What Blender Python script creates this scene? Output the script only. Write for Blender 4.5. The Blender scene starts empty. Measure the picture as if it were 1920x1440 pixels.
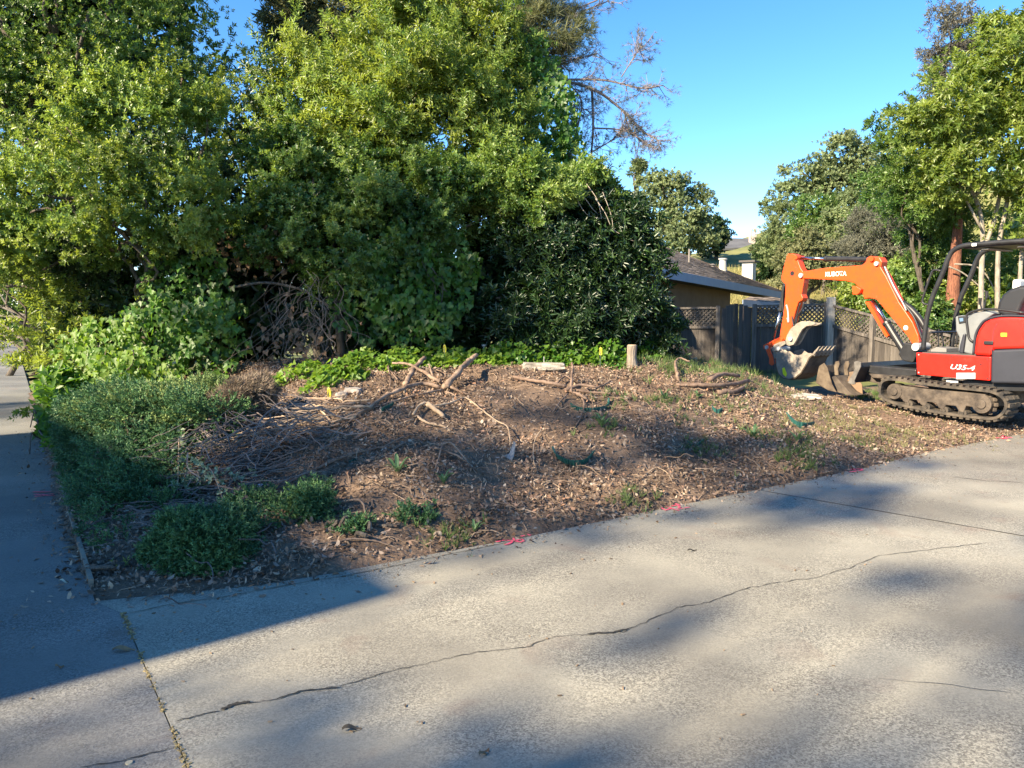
import bpy, math, random
import numpy as np
from mathutils import Vector, Matrix
random.seed(7)
rng = np.random.default_rng(11)
R = math.radians
scene = bpy.context.scene
COL = scene.collection

# ------------------------------------------------ camera
F = 1440.0
PITCH = math.atan(137 / F)
CAMZ = 1.6
cam_data = bpy.data.cameras.new('camera')
cam_data.sensor_width = 36.0
cam_data.lens = 36.0 * F / 1920.0
cam_data.clip_start = 0.05
cam_data.clip_end = 4000
cam = bpy.data.objects.new('camera', cam_data)
COL.objects.link(cam)
cam.location = (0, 0, CAMZ)
cam.rotation_euler = (R(90) - PITCH, 0, 0)
scene.camera = cam

# ------------------------------------------------ world, sun, exposure
SUN_EL = R(31)
LDIR = Vector((0.77, 0.64, 0)).normalized()          # the way sunlight travels on the ground
world = bpy.data.worlds.new('World')
scene.world = world
world.use_nodes = True
wn = world.node_tree
bg = wn.nodes['Background']
sky = wn.nodes.new('ShaderNodeTexSky')
sky.sky_type = 'NISHITA'
sky.sun_disc = False
sky.sun_elevation = SUN_EL
sky.sun_rotation = math.atan2(-LDIR.x, -LDIR.y)
sky.altitude = 1500
sky.air_density = 0.85
sky.dust_density = 0.0
sky.ozone_density = 1.6
hs = wn.nodes.new('ShaderNodeHueSaturation'); hs.inputs['Saturation'].default_value = 1.28
wn.links.new(sky.outputs[0], hs.inputs['Color']); wn.links.new(hs.outputs[0], bg.inputs[0])
bg.inputs[1].default_value = 0.107
sun_data = bpy.data.lights.new('sun', 'SUN')
sun_data.energy = 5.0
sun_data.angle = R(0.55)
sun_data.color = (1.0, 0.85, 0.61)
sun = bpy.data.objects.new('sun', sun_data)
COL.objects.link(sun)
d = Vector((LDIR.x * math.cos(SUN_EL), LDIR.y * math.cos(SUN_EL), -math.sin(SUN_EL)))
sun.rotation_euler = d.to_track_quat('-Z', 'Y').to_euler()
sun.location = (-20, -12, 14)
scene.view_settings.view_transform = 'Standard'
scene.view_settings.look = 'None'
scene.view_settings.exposure = 1.72
scene.view_settings.gamma = 1.0
scene.view_settings.use_curve_mapping = False
scene.cycles.max_bounces = 8
scene.cycles.transparent_max_bounces = 8
scene.cycles.use_adaptive_sampling = True

# ------------------------------------------------ camera geometry helpers
FW = Vector((0, math.cos(PITCH), -math.sin(PITCH)))
UP = Vector((0, math.sin(PITCH), math.cos(PITCH)))
def ray(px, py):
    return FW + Vector((1, 0, 0)) * ((px - 960) / F) + UP * ((720 - py) / F)
def P(px, py, d):
    r = ray(px, py)
    return Vector((0, 0, CAMZ)) + r * (d / r.y)
def G(px, py, z=0.0):
    r = ray(px, py)
    return Vector((0, 0, CAMZ)) + r * ((z - CAMZ) / r.z)

# ------------------------------------------------ materials
_m = {}
def mat(name, c1, c2=None, scale=6.0, rough=0.75, bump=0.0, bscale=60.0, metal=0.0, island=0.0,
        hue=0.0, trans=0.0, tcol=None, coat=0.0, stretch=None, spots=None, spec=0.4, detail=5.0, c3=None, world_co=False):
    if name in _m: return _m[name]
    m = bpy.data.materials.new(name); m.use_nodes = True
    nt = m.node_tree; N = nt.nodes; L = nt.links
    b = N['Principled BSDF']
    b.inputs['Roughness'].default_value = rough
    b.inputs['Metallic'].default_value = metal
    b.inputs['Specular IOR Level'].default_value = spec
    if coat: b.inputs['Coat Weight'].default_value = coat; b.inputs['Coat Roughness'].default_value = 0.12
    col = None
    co = None
    if world_co:
        g = N.new('ShaderNodeNewGeometry'); co = g.outputs['Position']
    else:
        tc = N.new('ShaderNodeTexCoord'); co = tc.outputs['Object']
    if stretch:
        mp = N.new('ShaderNodeMapping'); mp.inputs['Scale'].default_value = stretch
        L.new(co, mp.inputs[0]); co = mp.outputs[0]
    if c2 is not None:
        nz = N.new('ShaderNodeTexNoise'); nz.inputs['Scale'].default_value = scale; nz.inputs['Detail'].default_value = detail
        nz.inputs['Roughness'].default_value = 0.62
        L.new(co, nz.inputs['Vector'])
        rp = N.new('ShaderNodeValToRGB')
        rp.color_ramp.elements[0].position = 0.36; rp.color_ramp.elements[0].color = (*c1, 1)
        rp.color_ramp.elements[1].position = 0.64; rp.color_ramp.elements[1].color = (*c2, 1)
        if c3 is not None:
            e = rp.color_ramp.elements.new(0.8); e.color = (*c3, 1)
        L.new(nz.outputs[0], rp.inputs[0]); col = rp.outputs[0]
    if spots:
        vs, thr, sc = spots
        vo = N.new('ShaderNodeTexVoronoi'); vo.inputs['Scale'].default_value = vs
        L.new(co, vo.inputs['Vector'])
        ml = N.new('ShaderNodeMapRange'); ml.inputs['From Min'].default_value = thr; ml.inputs['From Max'].default_value = thr * 0.6
        L.new(vo.outputs['Distance'], ml.inputs[0])
        mx = N.new('ShaderNodeMix'); mx.data_type = 'RGBA'
        L.new(ml.outputs[0], mx.inputs[0])
        if col: L.new(col, mx.inputs[6])
        else: mx.inputs[6].default_value = (*c1, 1)
        mx.inputs[7].default_value = (*sc, 1)
        col = mx.outputs[2]
    if island or hue:
        if trans or island:
            g2 = N.new('ShaderNodeNewGeometry'); rnd = g2.outputs['Random Per Island']
        h = N.new('ShaderNodeHueSaturation')
        mv = N.new('ShaderNodeMapRange'); mv.inputs['To Min'].default_value = 1 - island; mv.inputs['To Max'].default_value = 1 + island
        L.new(rnd, mv.inputs[0]); L.new(mv.outputs[0], h.inputs['Value'])
        wm = N.new('ShaderNodeTexWhiteNoise'); wm.noise_dimensions = '1D'
        L.new(rnd, wm.inputs['W'])
        mh = N.new('ShaderNodeMapRange'); mh.inputs['To Min'].default_value = 0.5 - hue; mh.inputs['To Max'].default_value = 0.5 + hue
        L.new(wm.outputs[0], mh.inputs[0]); L.new(mh.outputs[0], h.inputs['Hue'])
        if col: L.new(col, h.inputs['Color'])
        else: h.inputs['Color'].default_value = (*c1, 1)
        col = h.outputs[0]
    if col: L.new(col, b.inputs['Base Color'])
    else: b.inputs['Base Color'].default_value = (*c1, 1)
    if bump:
        nb = N.new('ShaderNodeTexNoise'); nb.inputs['Scale'].default_value = bscale; nb.inputs['Detail'].default_value = 6
        L.new(co, nb.inputs['Vector'])
        bp = N.new('ShaderNodeBump'); bp.inputs['Strength'].default_value = bump; bp.inputs['Distance'].default_value = 0.02
        L.new(nb.outputs[0], bp.inputs['Height']); L.new(bp.outputs[0], b.inputs['Normal'])
    if trans:
        t = N.new('ShaderNodeBsdfTranslucent')
        if tcol: t.inputs[0].default_value = (*tcol, 1)
        elif col: L.new(col, t.inputs[0])
        mix = N.new('ShaderNodeMixShader'); mix.inputs[0].default_value = trans
        out = N['Material Output']
        L.new(b.outputs[0], mix.inputs[1]); L.new(t.outputs[0], mix.inputs[2]); L.new(mix.outputs[0], out.inputs[0])
    _m[name] = m
    return m

# ------------------------------------------------ object helpers
def tag(o, label=None, cat=None, group=None, kind=None):
    if label: o['label'] = label
    if cat: o['category'] = cat
    if group: o['group'] = group
    if kind: o['kind'] = kind
    return o
def thing(name, loc, label, cat, group=None):
    o = bpy.data.objects.new(name, None); COL.objects.link(o)
    o.location = loc; o.empty_display_size = 0.2
    return tag(o, label, cat, group)
def link_mesh(name, me, m=None, parent=None, smooth=False):
    o = bpy.data.objects.new(name, me); COL.objects.link(o)
    if m is not None:
        if isinstance(m, (list, tuple)):
            for q in m: me.materials.append(q)
        else: me.materials.append(m)
    if parent is not None: o.parent = parent
    if smooth: me.polygons.foreach_set('use_smooth', [True] * len(me.polygons))
    return o
def np_mesh(name, V, Fa):
    """V (n,3) float, Fa (m,k) int, k fixed"""
    me = bpy.data.meshes.new(name)
    V = np.ascontiguousarray(V, dtype=np.float32); Fa = np.ascontiguousarray(Fa, dtype=np.int32)
    n, k = Fa.shape
    me.vertices.add(len(V)); me.vertices.foreach_set('co', V.ravel())
    me.loops.add(n * k); me.loops.foreach_set('vertex_index', Fa.ravel())
    me.polygons.add(n)
    me.polygons.foreach_set('loop_start', np.arange(0, n * k, k, dtype=np.int32))
    me.update(calc_edges=True)
    return me

class MB:
    """collects shapes in world coordinates, builds ONE mesh object"""
    def __init__(self): self.v = []; self.f = []
    def add(self, vs, fs):
        n = len(self.v); self.v += [tuple(p) for p in vs]; self.f += [tuple(i + n for i in q) for q in fs]; return self
    def box(self, c, sx, sy, sz, ax=None):
        X, Y, Z = ax if ax else (Vector((1, 0, 0)), Vector((0, 1, 0)), Vector((0, 0, 1)))
        c = Vector(c); vs = []
        for k in (-1, 1):
            for j in (-1, 1):
                for i in (-1, 1): vs.append(c + X * (i * sx / 2) + Y * (j * sy / 2) + Z * (k * sz / 2))
        return self.add(vs, [(0, 2, 3, 1), (4, 5, 7, 6), (0, 1, 5, 4), (2, 6, 7, 3), (0, 4, 6, 2), (1, 3, 7, 5)])
    def prism(self, pts, off):
        n = len(pts); off = Vector(off); pts = [Vector(p) for p in pts]
        vs = pts + [p + off for p in pts]
        return self.add(vs, [tuple(range(n)), tuple(reversed(range(n, 2 * n)))] + [(i, i + n, (i + 1) % n + n, (i + 1) % n) for i in range(n)])
    def tube(self, pts, r, n=8, cap=True):
        pts = [Vector(p) for p in pts]
        rs = r if isinstance(r, (list, tuple)) else [r] * len(pts)
        base = len(self.v); prev = None
        for i, p in enumerate(pts):
            t = (pts[min(i + 1, len(pts) - 1)] - pts[max(i - 1, 0)])
            if t.length < 1e-9: t = Vector((0, 0, 1))
            t.normalize()
            if prev is None:
                a = t.orthogonal().normalized()
            else:
                a = prev - t * prev.dot(t)
                if a.length < 1e-6: a = t.orthogonal()
                a.normalize()
            prev = a; b = t.cross(a)
            for k in range(n):
                th = 2 * math.pi * k / n
                self.v.append(tuple(p + (a * math.cos(th) + b * math.sin(th)) * rs[i]))
        for i in range(len(pts) - 1):
            for k in range(n):
                a0 = base + i * n + k; a1 = base + i * n + (k + 1) % n
                self.f.append((a0, a1, a1 + n, a0 + n))
        if cap:
            self.f.append(tuple(base + k for k in reversed(range(n))))
            self.f.append(tuple(base + (len(pts) - 1) * n + k for k in range(n)))
        return self
    def build(self, name, m=None, parent=None, smooth=False, bevel=0.0, kind=None, seg=2, loc=None):
        o0 = Vector(parent.location) if parent is not None else Vector((0, 0, 0))
        if parent is not None and parent.parent is not None: o0 += Vector(parent.parent.location)
        org = Vector(loc) if loc is not None else o0
        me = bpy.data.meshes.new(name)
        me.from_pydata([(p[0] - org.x, p[1] - org.y, p[2] - org.z) for p in self.v], [], self.f)
        me.update()
        o = link_mesh(name, me, m, parent, smooth)
        if loc is not None: o.location = org - o0
        if bevel:
            bv = o.modifiers.new('bevel', 'BEVEL'); bv.width = bevel; bv.segments = seg; bv.limit_method = 'ANGLE'; bv.angle_limit = R(35)
            bv.harden_normals = False
        if kind: o['kind'] = kind
        return o

def smooth_path(pts, k=4):
    """catmull-rom through points"""
    pts = [Vector(p) for p in pts]
    if len(pts) < 3: return pts
    ex = [pts[0] * 2 - pts[1]] + pts + [pts[-1] * 2 - pts[-2]]
    out = []
    for i in range(1, len(ex) - 2):
        p0, p1, p2, p3 = ex[i - 1:i + 3]
        for j in range(k):
            t = j / k
            out.append(0.5 * ((2 * p1) + (p2 - p0) * t + (2 * p0 - 5 * p1 + 4 * p2 - p3) * t * t + (3 * p1 - p0 - 3 * p2 + p3) * t ** 3))
    out.append(pts[-1])
    return out

# ------------------------------------------------ terrain function
EX = np.array([-2.31, -1.5, -1.11, -0.56, 0.0, 1.31, 3.44, 4.85, 6.27, 12.0, 30.0]); EY = np.array([4.12, 4.36, 4.57, 4.93, 5.27, 6.18, 7.62, 8.72, 9.66, 13.5, 26.0])
def edge_y(x):
    x = np.asarray(x, float)
    return np.where(x < -2.31, 4.12 + (x + 2.31) * 0.4, np.interp(x, EX, EY))
def path_x(y):
    return -2.31 - 0.655 * (np.asarray(y, float) - 4.1)
def S(t):
    t = np.clip(t, 0, 1); return t * t * (3 - 2 * t)
def wob(x, y):
    return (np.sin(x * 3.1 + 1.3 * np.sin(y * 2.3)) * np.sin(y * 2.7 + 0.8) * 0.5 + np.sin(x * 7.3 + y * 5.1) * 0.28 + np.sin(x * 13.7 - y * 11.9 + 2 * np.sin(x * 4)) * 0.16
            + np.sin(x * 29 + y * 23) * np.sin(y * 31 - x * 17) * 0.12)
def gz(x, y, rough=True):
    x = np.asarray(x, float); y = np.asarray(y, float)
    s1 = (y - edge_y(x)) * 0.83
    s2 = (x - path_x(y)) * 0.84
    zc = np.interp(x, [-6, 2.0, 2.8, 3.4, 4.3, 5.2, 8], [.84, .92, .87, .69, .39, .19, .14])
    far = S((y - 11.0) / 5.0)
    zc = zc * (1 - far) + far * (0.10 + 0.12 * S((2 - x) / 6))
    t = np.clip(s1 / 3.9, 0, 1)
    z = zc * (0.65 * (1 - (1 - t) ** 2) + 0.35 * S(t)) * (0.08 + 0.92 * S((s2 + 0.05) / 2.9))
    hill = 6.0 * S((y - 21) / 42.0) + 6.0 * S((x - 14) / 22) * S((y - 14) / 26)
    z = z + hill * S((x + 4) / 10)
    if rough:
        amp = 0.048 * S(s1 / 0.6) * S(s2 / 0.5) + 0.012
        z = z + amp * wob(x, y) + 0.07 * wob(x * 0.35 + 4, y * 0.35) * S(s1 / 1.2) * S(s2 / 1.0)
        z = z - 0.03 * (1 - S((s1 + 0.10) / 0.22)) - 0.03 * (1 - S((s2 + 0.10) / 0.22))
    return z
def gzf(x, y): return float(gz(x, y))
_hc = {}
def hit(px, py, d0=2.5, d1=60):
    """point of the ground seen at a pixel"""
    key = (round(px, 2), round(py, 2))
    if key in _hc: return _hc[key].copy()
    r = ray(px, py); r = r / r.y; lo, hi = d0, d1
    for k in range(3):
        dd = np.linspace(lo, hi, 300 if k == 0 else 24)
        x = r.x * dd; y = r.y * dd; z = CAMZ + r.z * dd; g = gz(x, y)
        g = np.where((y < edge_y(x)) | (x < path_x(y)), np.maximum(g, 0), g)
        b_ = np.nonzero(z <= g)[0]
        if len(b_) == 0: lo = hi = d1; break
        i = b_[0]; lo, hi = dd[max(i - 1, 0)], dd[i]
    p = Vector((r.x * hi, r.y * hi, CAMZ + r.z * hi))
    if px < 1295 and hi > 11.0:                      # over the crest: stand just behind it
        p = Vector((r.x * 10.0, 10.0, gzf(r.x * 10.0, 10.0)))
    _hc[key] = p
    return p.copy()
# ================================================= ground, pavement
M_conc = mat('concrete', (0.27, 0.245, 0.205), (0.36, 0.325, 0.27), scale=1.4, rough=0.88, bump=0.0, world_co=True)
def pavement_material(m, dark, mid, light, stone=(0.16, 0.14, 0.12)):
    """worn exposed aggregate: blotches, small stones and pits, fine relief"""
    nt = m.node_tree; N = nt.nodes; L = nt.links
    b = N['Principled BSDF']
    g = N.new('ShaderNodeNewGeometry'); co = g.outputs['Position']
    n1 = N.new('ShaderNodeTexNoise'); n1.inputs['Scale'].default_value = 0.9; n1.inputs['Detail'].default_value = 6; L.new(co, n1.inputs['Vector'])
    r1 = N.new('ShaderNodeValToRGB'); r1.color_ramp.elements[0].position = 0.38; r1.color_ramp.elements[0].color = (*dark, 1)
    r1.color_ramp.elements[1].position = 0.62; r1.color_ramp.elements[1].color = (*light, 1)
    e = r1.color_ramp.elements.new(0.5); e.color = (*mid, 1)
    L.new(n1.outputs[0], r1.inputs[0])
    v = N.new('ShaderNodeTexVoronoi'); v.inputs['Scale'].default_value = 150; L.new(co, v.inputs['Vector'])
    hv = N.new('ShaderNodeHueSaturation')
    mr = N.new('ShaderNodeMapRange'); mr.inputs['To Min'].default_value = 0.50; mr.inputs['To Max'].default_value = 1.50
    sx = N.new('ShaderNodeSeparateColor'); L.new(v.outputs['Color'], sx.inputs[0]); L.new(sx.outputs[0], mr.inputs[0])
    nm = N.new('ShaderNodeTexNoise'); nm.inputs['Scale'].default_value = 1.7; nm.inputs['Detail'].default_value = 7; L.new(co, nm.inputs['Vector'])
    wr = N.new('ShaderNodeMapRange'); wr.inputs['From Min'].default_value = 0.40; wr.inputs['From Max'].default_value = 0.60; wr.inputs['To Min'].default_value = 0.25; L.new(nm.outputs[0], wr.inputs[0])
    am = N.new('ShaderNodeMix'); am.data_type = 'FLOAT'; L.new(wr.outputs[0], am.inputs[0]); am.inputs[2].default_value = 1.03; L.new(mr.outputs[0], am.inputs[3])
    L.new(r1.outputs[0], hv.inputs['Color']); L.new(am.outputs[0], hv.inputs['Value'])
    n2 = N.new('ShaderNodeTexNoise'); n2.inputs['Scale'].default_value = 60; n2.inputs['Detail'].default_value = 3; n2.inputs['Roughness'].default_value = 0.7
    L.new(co, n2.inputs['Vector'])
    p = N.new('ShaderNodeMapRange'); p.inputs['From Min'].default_value = 0.56; p.inputs['From Max'].default_value = 0.64
    L.new(n2.outputs[0], p.inputs[0]); L.new(wr.outputs[0], p.inputs['To Max'])
    mx = N.new('ShaderNodeMix'); mx.data_type = 'RGBA'; L.new(p.outputs[0], mx.inputs[0]); L.new(hv.outputs[0], mx.inputs[6]); mx.inputs[7].default_value = (*stone, 1)
    # faint rusty stains
    n3 = N.new('ShaderNodeTexNoise'); n3.inputs['Scale'].default_value = 2.3; n3.inputs['Detail'].default_value = 8; n3.inputs['Distortion'].default_value = 0.6; L.new(co, n3.inputs['Vector'])
    q = N.new('ShaderNodeMapRange'); q.inputs['From Min'].default_value = 0.6; q.inputs['From Max'].default_value = 0.75; q.inputs['To Max'].default_value = 0.4; L.new(n3.outputs[0], q.inputs[0])
    my = N.new('ShaderNodeMix'); my.data_type = 'RGBA'; L.new(q.outputs[0], my.inputs[0]); L.new(mx.outputs[2], my.inputs[6]); my.inputs[7].default_value = (0.20, 0.13, 0.10, 1)
    n5 = N.new('ShaderNodeTexNoise'); n5.inputs['Scale'].default_value = 0.42; n5.inputs['Detail'].default_value = 9; n5.inputs['Distortion'].default_value = 1.2; L.new(co, n5.inputs['Vector'])
    m5 = N.new('ShaderNodeMapRange'); m5.inputs['From Min'].default_value = 0.35; m5.inputs['From Max'].default_value = 0.65; m5.inputs['To Min'].default_value = 0.80; m5.inputs['To Max'].default_value = 1.10; L.new(n5.outputs[0], m5.inputs[0])
    h5 = N.new('ShaderNodeHueSaturation'); L.new(my.outputs[2], h5.inputs['Color']); L.new(m5.outputs[0], h5.inputs['Value'])
    L.new(h5.outputs[0], b.inputs['Base Color'])
    my = h5; my_out = h5.outputs[0]
    for l in list(b.inputs['Base Color'].links):
        if l.from_socket != my_out: L.remove(l)
    ad = N.new('ShaderNodeMath'); ad.operation = 'SUBTRACT'; L.new(mr.outputs[0], ad.inputs[0]); L.new(p.outputs[0], ad.inputs[1])
    bp = N.new('ShaderNodeBump'); bp.inputs['Strength'].default_value = 0.45; bp.inputs['Distance'].default_value = 0.004
    L.new(ad.outputs[0], bp.inputs['Height']); L.new(bp.outputs[0], b.inputs['Normal'])
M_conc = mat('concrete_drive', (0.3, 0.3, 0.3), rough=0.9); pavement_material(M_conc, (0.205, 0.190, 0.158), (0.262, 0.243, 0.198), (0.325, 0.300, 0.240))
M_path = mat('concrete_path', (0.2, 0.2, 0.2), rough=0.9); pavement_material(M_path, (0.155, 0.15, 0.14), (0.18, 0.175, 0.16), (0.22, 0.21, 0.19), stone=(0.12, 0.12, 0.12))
M_dirt = mat('dirt', (0.10, 0.066, 0.045), (0.19, 0.128, 0.086), scale=3.2, rough=0.95, bump=0.9, bscale=38, world_co=True, c3=(0.22, 0.15, 0.10), spots=(45, 0.22, (0.28, 0.18, 0.115)))
M_hill = mat('hill_grass', (0.09, 0.115, 0.03), (0.24, 0.22, 0.075), scale=0.35, rough=0.95, bump=1.0, bscale=5, world_co=True)
M_ground = mat('far_ground', (0.12, 0.11, 0.06), (0.16, 0.14, 0.08), scale=0.1, rough=0.95, world_co=True)

# far ground sheet, to the horizon
b = MB(); b.add([(-1500, -1500, -0.30), (1500, -1500, -0.30), (1500, 2500, -0.30), (-1500, 2500, -0.30)], [(0, 1, 2, 3)])
tag(b.build('ground', M_ground), kind='structure')

def grid_mesh(name, x0, x1, y0, y1, st, keep, m, zo=0.0, jitter=0):
    xs = np.arange(x0, x1 + st * 0.5, st); ys = np.arange(y0, y1 + st * 0.5, st)
    X, Y = np.meshgrid(xs, ys)
    Z = gz(X, Y) + zo
    V = np.stack([X.ravel(), Y.ravel(), Z.ravel()], 1)
    nx = len(xs); ny = len(ys)
    i = np.arange((ny - 1) * (nx - 1)); r = i // (nx - 1); c = i % (nx - 1)
    a = r * nx + c
    Fa = np.stack([a, a + 1, a + nx + 1, a + nx], 1)
    cx = X.ravel()[a] + st / 2; cy = Y.ravel()[a] + st / 2
    Fa = Fa[keep(cx, cy)]
    used = np.unique(Fa); remap = -np.ones(len(V), int); remap[used] = np.arange(len(used))
    me = np_mesh(name, V[used], remap[Fa])
    o = link_mesh(name, me, m, smooth=True)
    return o
def on_bed(x, y, mg=0.12):
    return ((y - edge_y(x)) * 0.83 > -mg) & ((x - path_x(y)) * 0.84 > -min(mg, 0.04))
mound = grid_mesh('mound', -9.5, 8.6, 3.6, 15.0, 0.065, lambda x, y: on_bed(x, y), M_dirt)
tag(mound, kind='structure')
hill = grid_mesh('hillside', -60, 90, 14.6, 130, 0.8, lambda x, y: on_bed(x, y, 1.5), M_hill, zo=-0.035)
tag(hill, kind='structure')
yard = grid_mesh('yard', 8.4, 60, 6.6, 15.4, 0.4, lambda x, y: on_bed(x, y, 0.5), M_dirt, zo=-0.03)
tag(yard, kind='structure')

# pavement slabs with open joints over a dark bed
def line_pts(a, d, t): return (a[0] + d[0] * t, a[1] + d[1] * t)
JA0 = G(230, 1150); JA1 = G(352, 1440)
jd = Vector((JA1.x - JA0.x, JA1.y - JA0.y)).normalized()
JB0 = G(1442, 936); JB1 = G(1920, 1022)
kd = Vector((JB1.x - JB0.x, JB1.y - JB0.y)).normalized()
gap = 0.0040
def slab(name, poly, m, z=0.0, th=0.10, parent=None, kind='structure'):
    c = MB(); c.prism([(p[0], p[1], z) for p in poly], (0, 0, -th))
    o = c.build(name, m); tag(o, kind=kind); return o
b = MB(); b.add([(-60, -30, -0.055), (60, -30, -0.055), (60, 60, -0.055), (-60, 60, -0.055)], [(0, 1, 2, 3)])
# bed under the pavement only, clipped to the south of the planting
b = MB(); b.prism([(-60, -30, -0.06), (60, -30, -0.06), (60, 44, -0.06)] + [(x, float(edge_y(x)) + 0.1, -0.06) for x in (30, 12, 6.27, 4.85, 3.44, 1.31, 0, -0.56, -1.11, -1.5, -2.31)] + [(float(path_x(60)) + 0.1, 60, -0.06), (-60, 60, -0.06)], (0, 0, -0.1))
tag(b.build('road', mat('joint_dirt', (0.06, 0.05, 0.04), (0.12, 0.10, 0.07), rough=0.95, world_co=True)), kind='structure')
# strip along the planting bed: the drive's edge band ; joint line runs parallel to the edge about 0.25 m in
ex = [-2.31, -1.9, -1.5, -1.11, -0.56, 0.0, 1.31, 2.4, 3.44, 4.85, 6.27, 9.0, 12.0, 30.0]
edge = [(x, float(edge_y(x))) for x in ex]
def off(p, k): return (p[0] + 0.5 * k, p[1] - 0.85 * k)
ja_top = (JA0.x, JA0.y)
ja_far = (JA0.x + jd.x * 14, JA0.y + jd.y * 14)
jb_top = (JB0.x - kd.x * 0.0, float(edge_y(JB0.x)) - 0.0)
jb_far = (jb_top[0] + kd.x * 25, jb_top[1] + kd.y * 25)
pj = Vector((jd.y, -jd.x)) * gap; pk = Vector((kd.y, -kd.x)) * gap * 0.55
if pj.x < 0: pj = -pj
if pk.x < 0: pk = -pk
# sidewalk (left of joint A): runs up-left along the planting
corner = (-2.31, 4.12)
pl = [ (float(path_x(y)), y) for y in (4.23, 8, 14, 24, 45)]
side = [corner] + pl[1:] + [(-60, 45), (-60, -20), (ja_far[0] - pj.x - 3, -20), (ja_far[0] - pj.x, ja_far[1]), (ja_top[0] - pj.x, ja_top[1] - 0.0)]
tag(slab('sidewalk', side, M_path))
bandw = 0.16
band_in = [off(p, bandw) for p in edge]
i_b = 5
# drive slab between the joints
e1 = [p for p in edge if p[0] < jb_top[0] - 0.05]
d1 = [corner] + e1[1:] + [(jb_top[0] - pk.x, jb_top[1] - pk.y)] + [(jb_far[0] - pk.x, jb_far[1] - pk.y), (ja_far[0] + pj.x, ja_far[1]), (ja_top[0] + pj.x, ja_top[1])]
slab('driveway', d1, M_conc)
e2 = [p for p in edge if p[0] > jb_top[0] + 0.05]
d2 = [(jb_top[0] + pk.x, jb_top[1] + pk.y)] + e2 + [(60, 20), (60, -20), (jb_far[0] + pk.x, jb_far[1] + pk.y)]
slab('driveway', d2, M_conc)

# flat ribbons on the pavement: cracks, joint filling, paint
def ribbon(px_pts, w, z, mb, jit=0.0, taper=True, sub=6):
    pts = [G(*p, 0) if not isinstance(p, Vector) else p for p in px_pts]
    out = []
    for i in range(len(pts) - 1):
        for j in range(sub): out.append(pts[i].lerp(pts[i + 1], j / sub))
    out.append(pts[-1])
    n = len(out); L_, R_ = [], []
    for i, p in enumerate(out):
        t = (out[min(i + 1, n - 1)] - out[max(i - 1, 0)]); t.z = 0; t.normalize()
        s = Vector((-t.y, t.x, 0)); ww = w * (0.55 + 0.9 * random.random() if jit else 1)
        if taper and (i == 0 or i == n - 1): ww *= 0.2
        c = p + s * random.uniform(-jit, jit)
        L_.append(Vector((c.x, c.y, z)) + s * ww / 2); R_.append(Vector((c.x, c.y, z)) - s * ww / 2)
    mb.add(L_ + R_, [(i, i + 1, n + i + 1, n + i) for i in range(n - 1)])
M_crack = mat('crack', (0.035, 0.032, 0.028), (0.07, 0.06, 0.045), scale=30, rough=1.0, world_co=True)
b = MB()
ribbon([(415, 1333), (450, 1318), (500, 1316), (560, 1298), (640, 1287), (740, 1258), (820, 1240), (905, 1222), (985, 1215), (1040, 1193), (1110, 1190), (1165, 1186), (1210, 1168), (1270, 1140), (1330, 1130), (1400, 1104), (1465, 1092), (1530, 1084), (1590, 1066), (1650, 1042), (1740, 1032), (1860, 1017)], 0.0045, 0.004, b, jit=0.009, sub=7)
ribbon([(415, 1333), (440, 1322), (470, 1317)], 0.018, 0.006, b, jit=0.004)
ribbon([(1100, 1190), (1150, 1187), (1180, 1180)], 0.015, 0.006, b, jit=0.004)
ribbon([(520, 1313), (570, 1296), (640, 1290)], 0.010, 0.006, b, jit=0.006)
ribbon([(330, 1352), (365, 1345), (415, 1333)], 0.006, 0.004, b, jit=0.006)
ribbon([(150, 1440), (230, 1428), (330, 1402)], 0.006, 0.004, b, jit=0.006)
ribbon([(1640, 1272), (1760, 1283), (1920, 1304)], 0.003, 0.004, b, jit=0.008)
ribbon([(1780, 894), (1850, 902), (1920, 905)], 0.010, 0.004, b, jit=0.006)
tag(b.build('crack', M_crack), kind='structure')
b = MB(); ribbon([Vector((jb_top[0], jb_top[1], 0)), Vector((jb_top[0] + kd.x * 4, jb_top[1] + kd.y * 4, 0)), Vector((jb_far[0], jb_far[1], 0))], 0.012, 0.0035, b, jit=0.001, sub=30)
tag(b.build('joint', M_crack), kind='structure')
# joint filled with dry leaf crumbs
M_crumb = mat('crumbs', (0.22, 0.16, 0.07), (0.30, 0.24, 0.12), scale=50, rough=1, island=0.45, world_co=True)
b = MB()
for i in range(420):
    t = random.random() ** 1.1 * 2.0
    c = Vector((JA0.x + jd.x * t + random.gauss(0, 0.007), JA0.y + jd.y * t + random.gauss(0, 0.007), 0.001 - 0.004 + random.random() * 0.008))
    if math.sin(t * 9) + math.sin(t * 23) < -0.5: continue
    a = random.random() * 6.28; s = random.uniform(0.005, 0.014)
    b.box(c, s, s * 0.5, 0.004, (Vector((math.cos(a), math.sin(a), 0.1)), Vector((-math.sin(a), math.cos(a), 0.1)), Vector((0, 0, 1))))
tag(b.build('crumbs', M_crumb), 'dry yellow crumbs caught in the joint of the pavement', 'debris', kind='stuff')
# shallow joint line beside the planting
b = MB(); ribbon([(235, 1152), (330, 1132), (420, 1120), (560, 1094), (660, 1078), (760, 1057), (860, 1036), (930, 1022), (1000, 1003)], 0.008, 0.004, b, jit=0.004)
tag(b.build('joint', mat('joint_line', (0.10, 0.085, 0.06), (0.2, 0.17, 0.12), scale=20, rough=1, world_co=True)), kind='structure')

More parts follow.
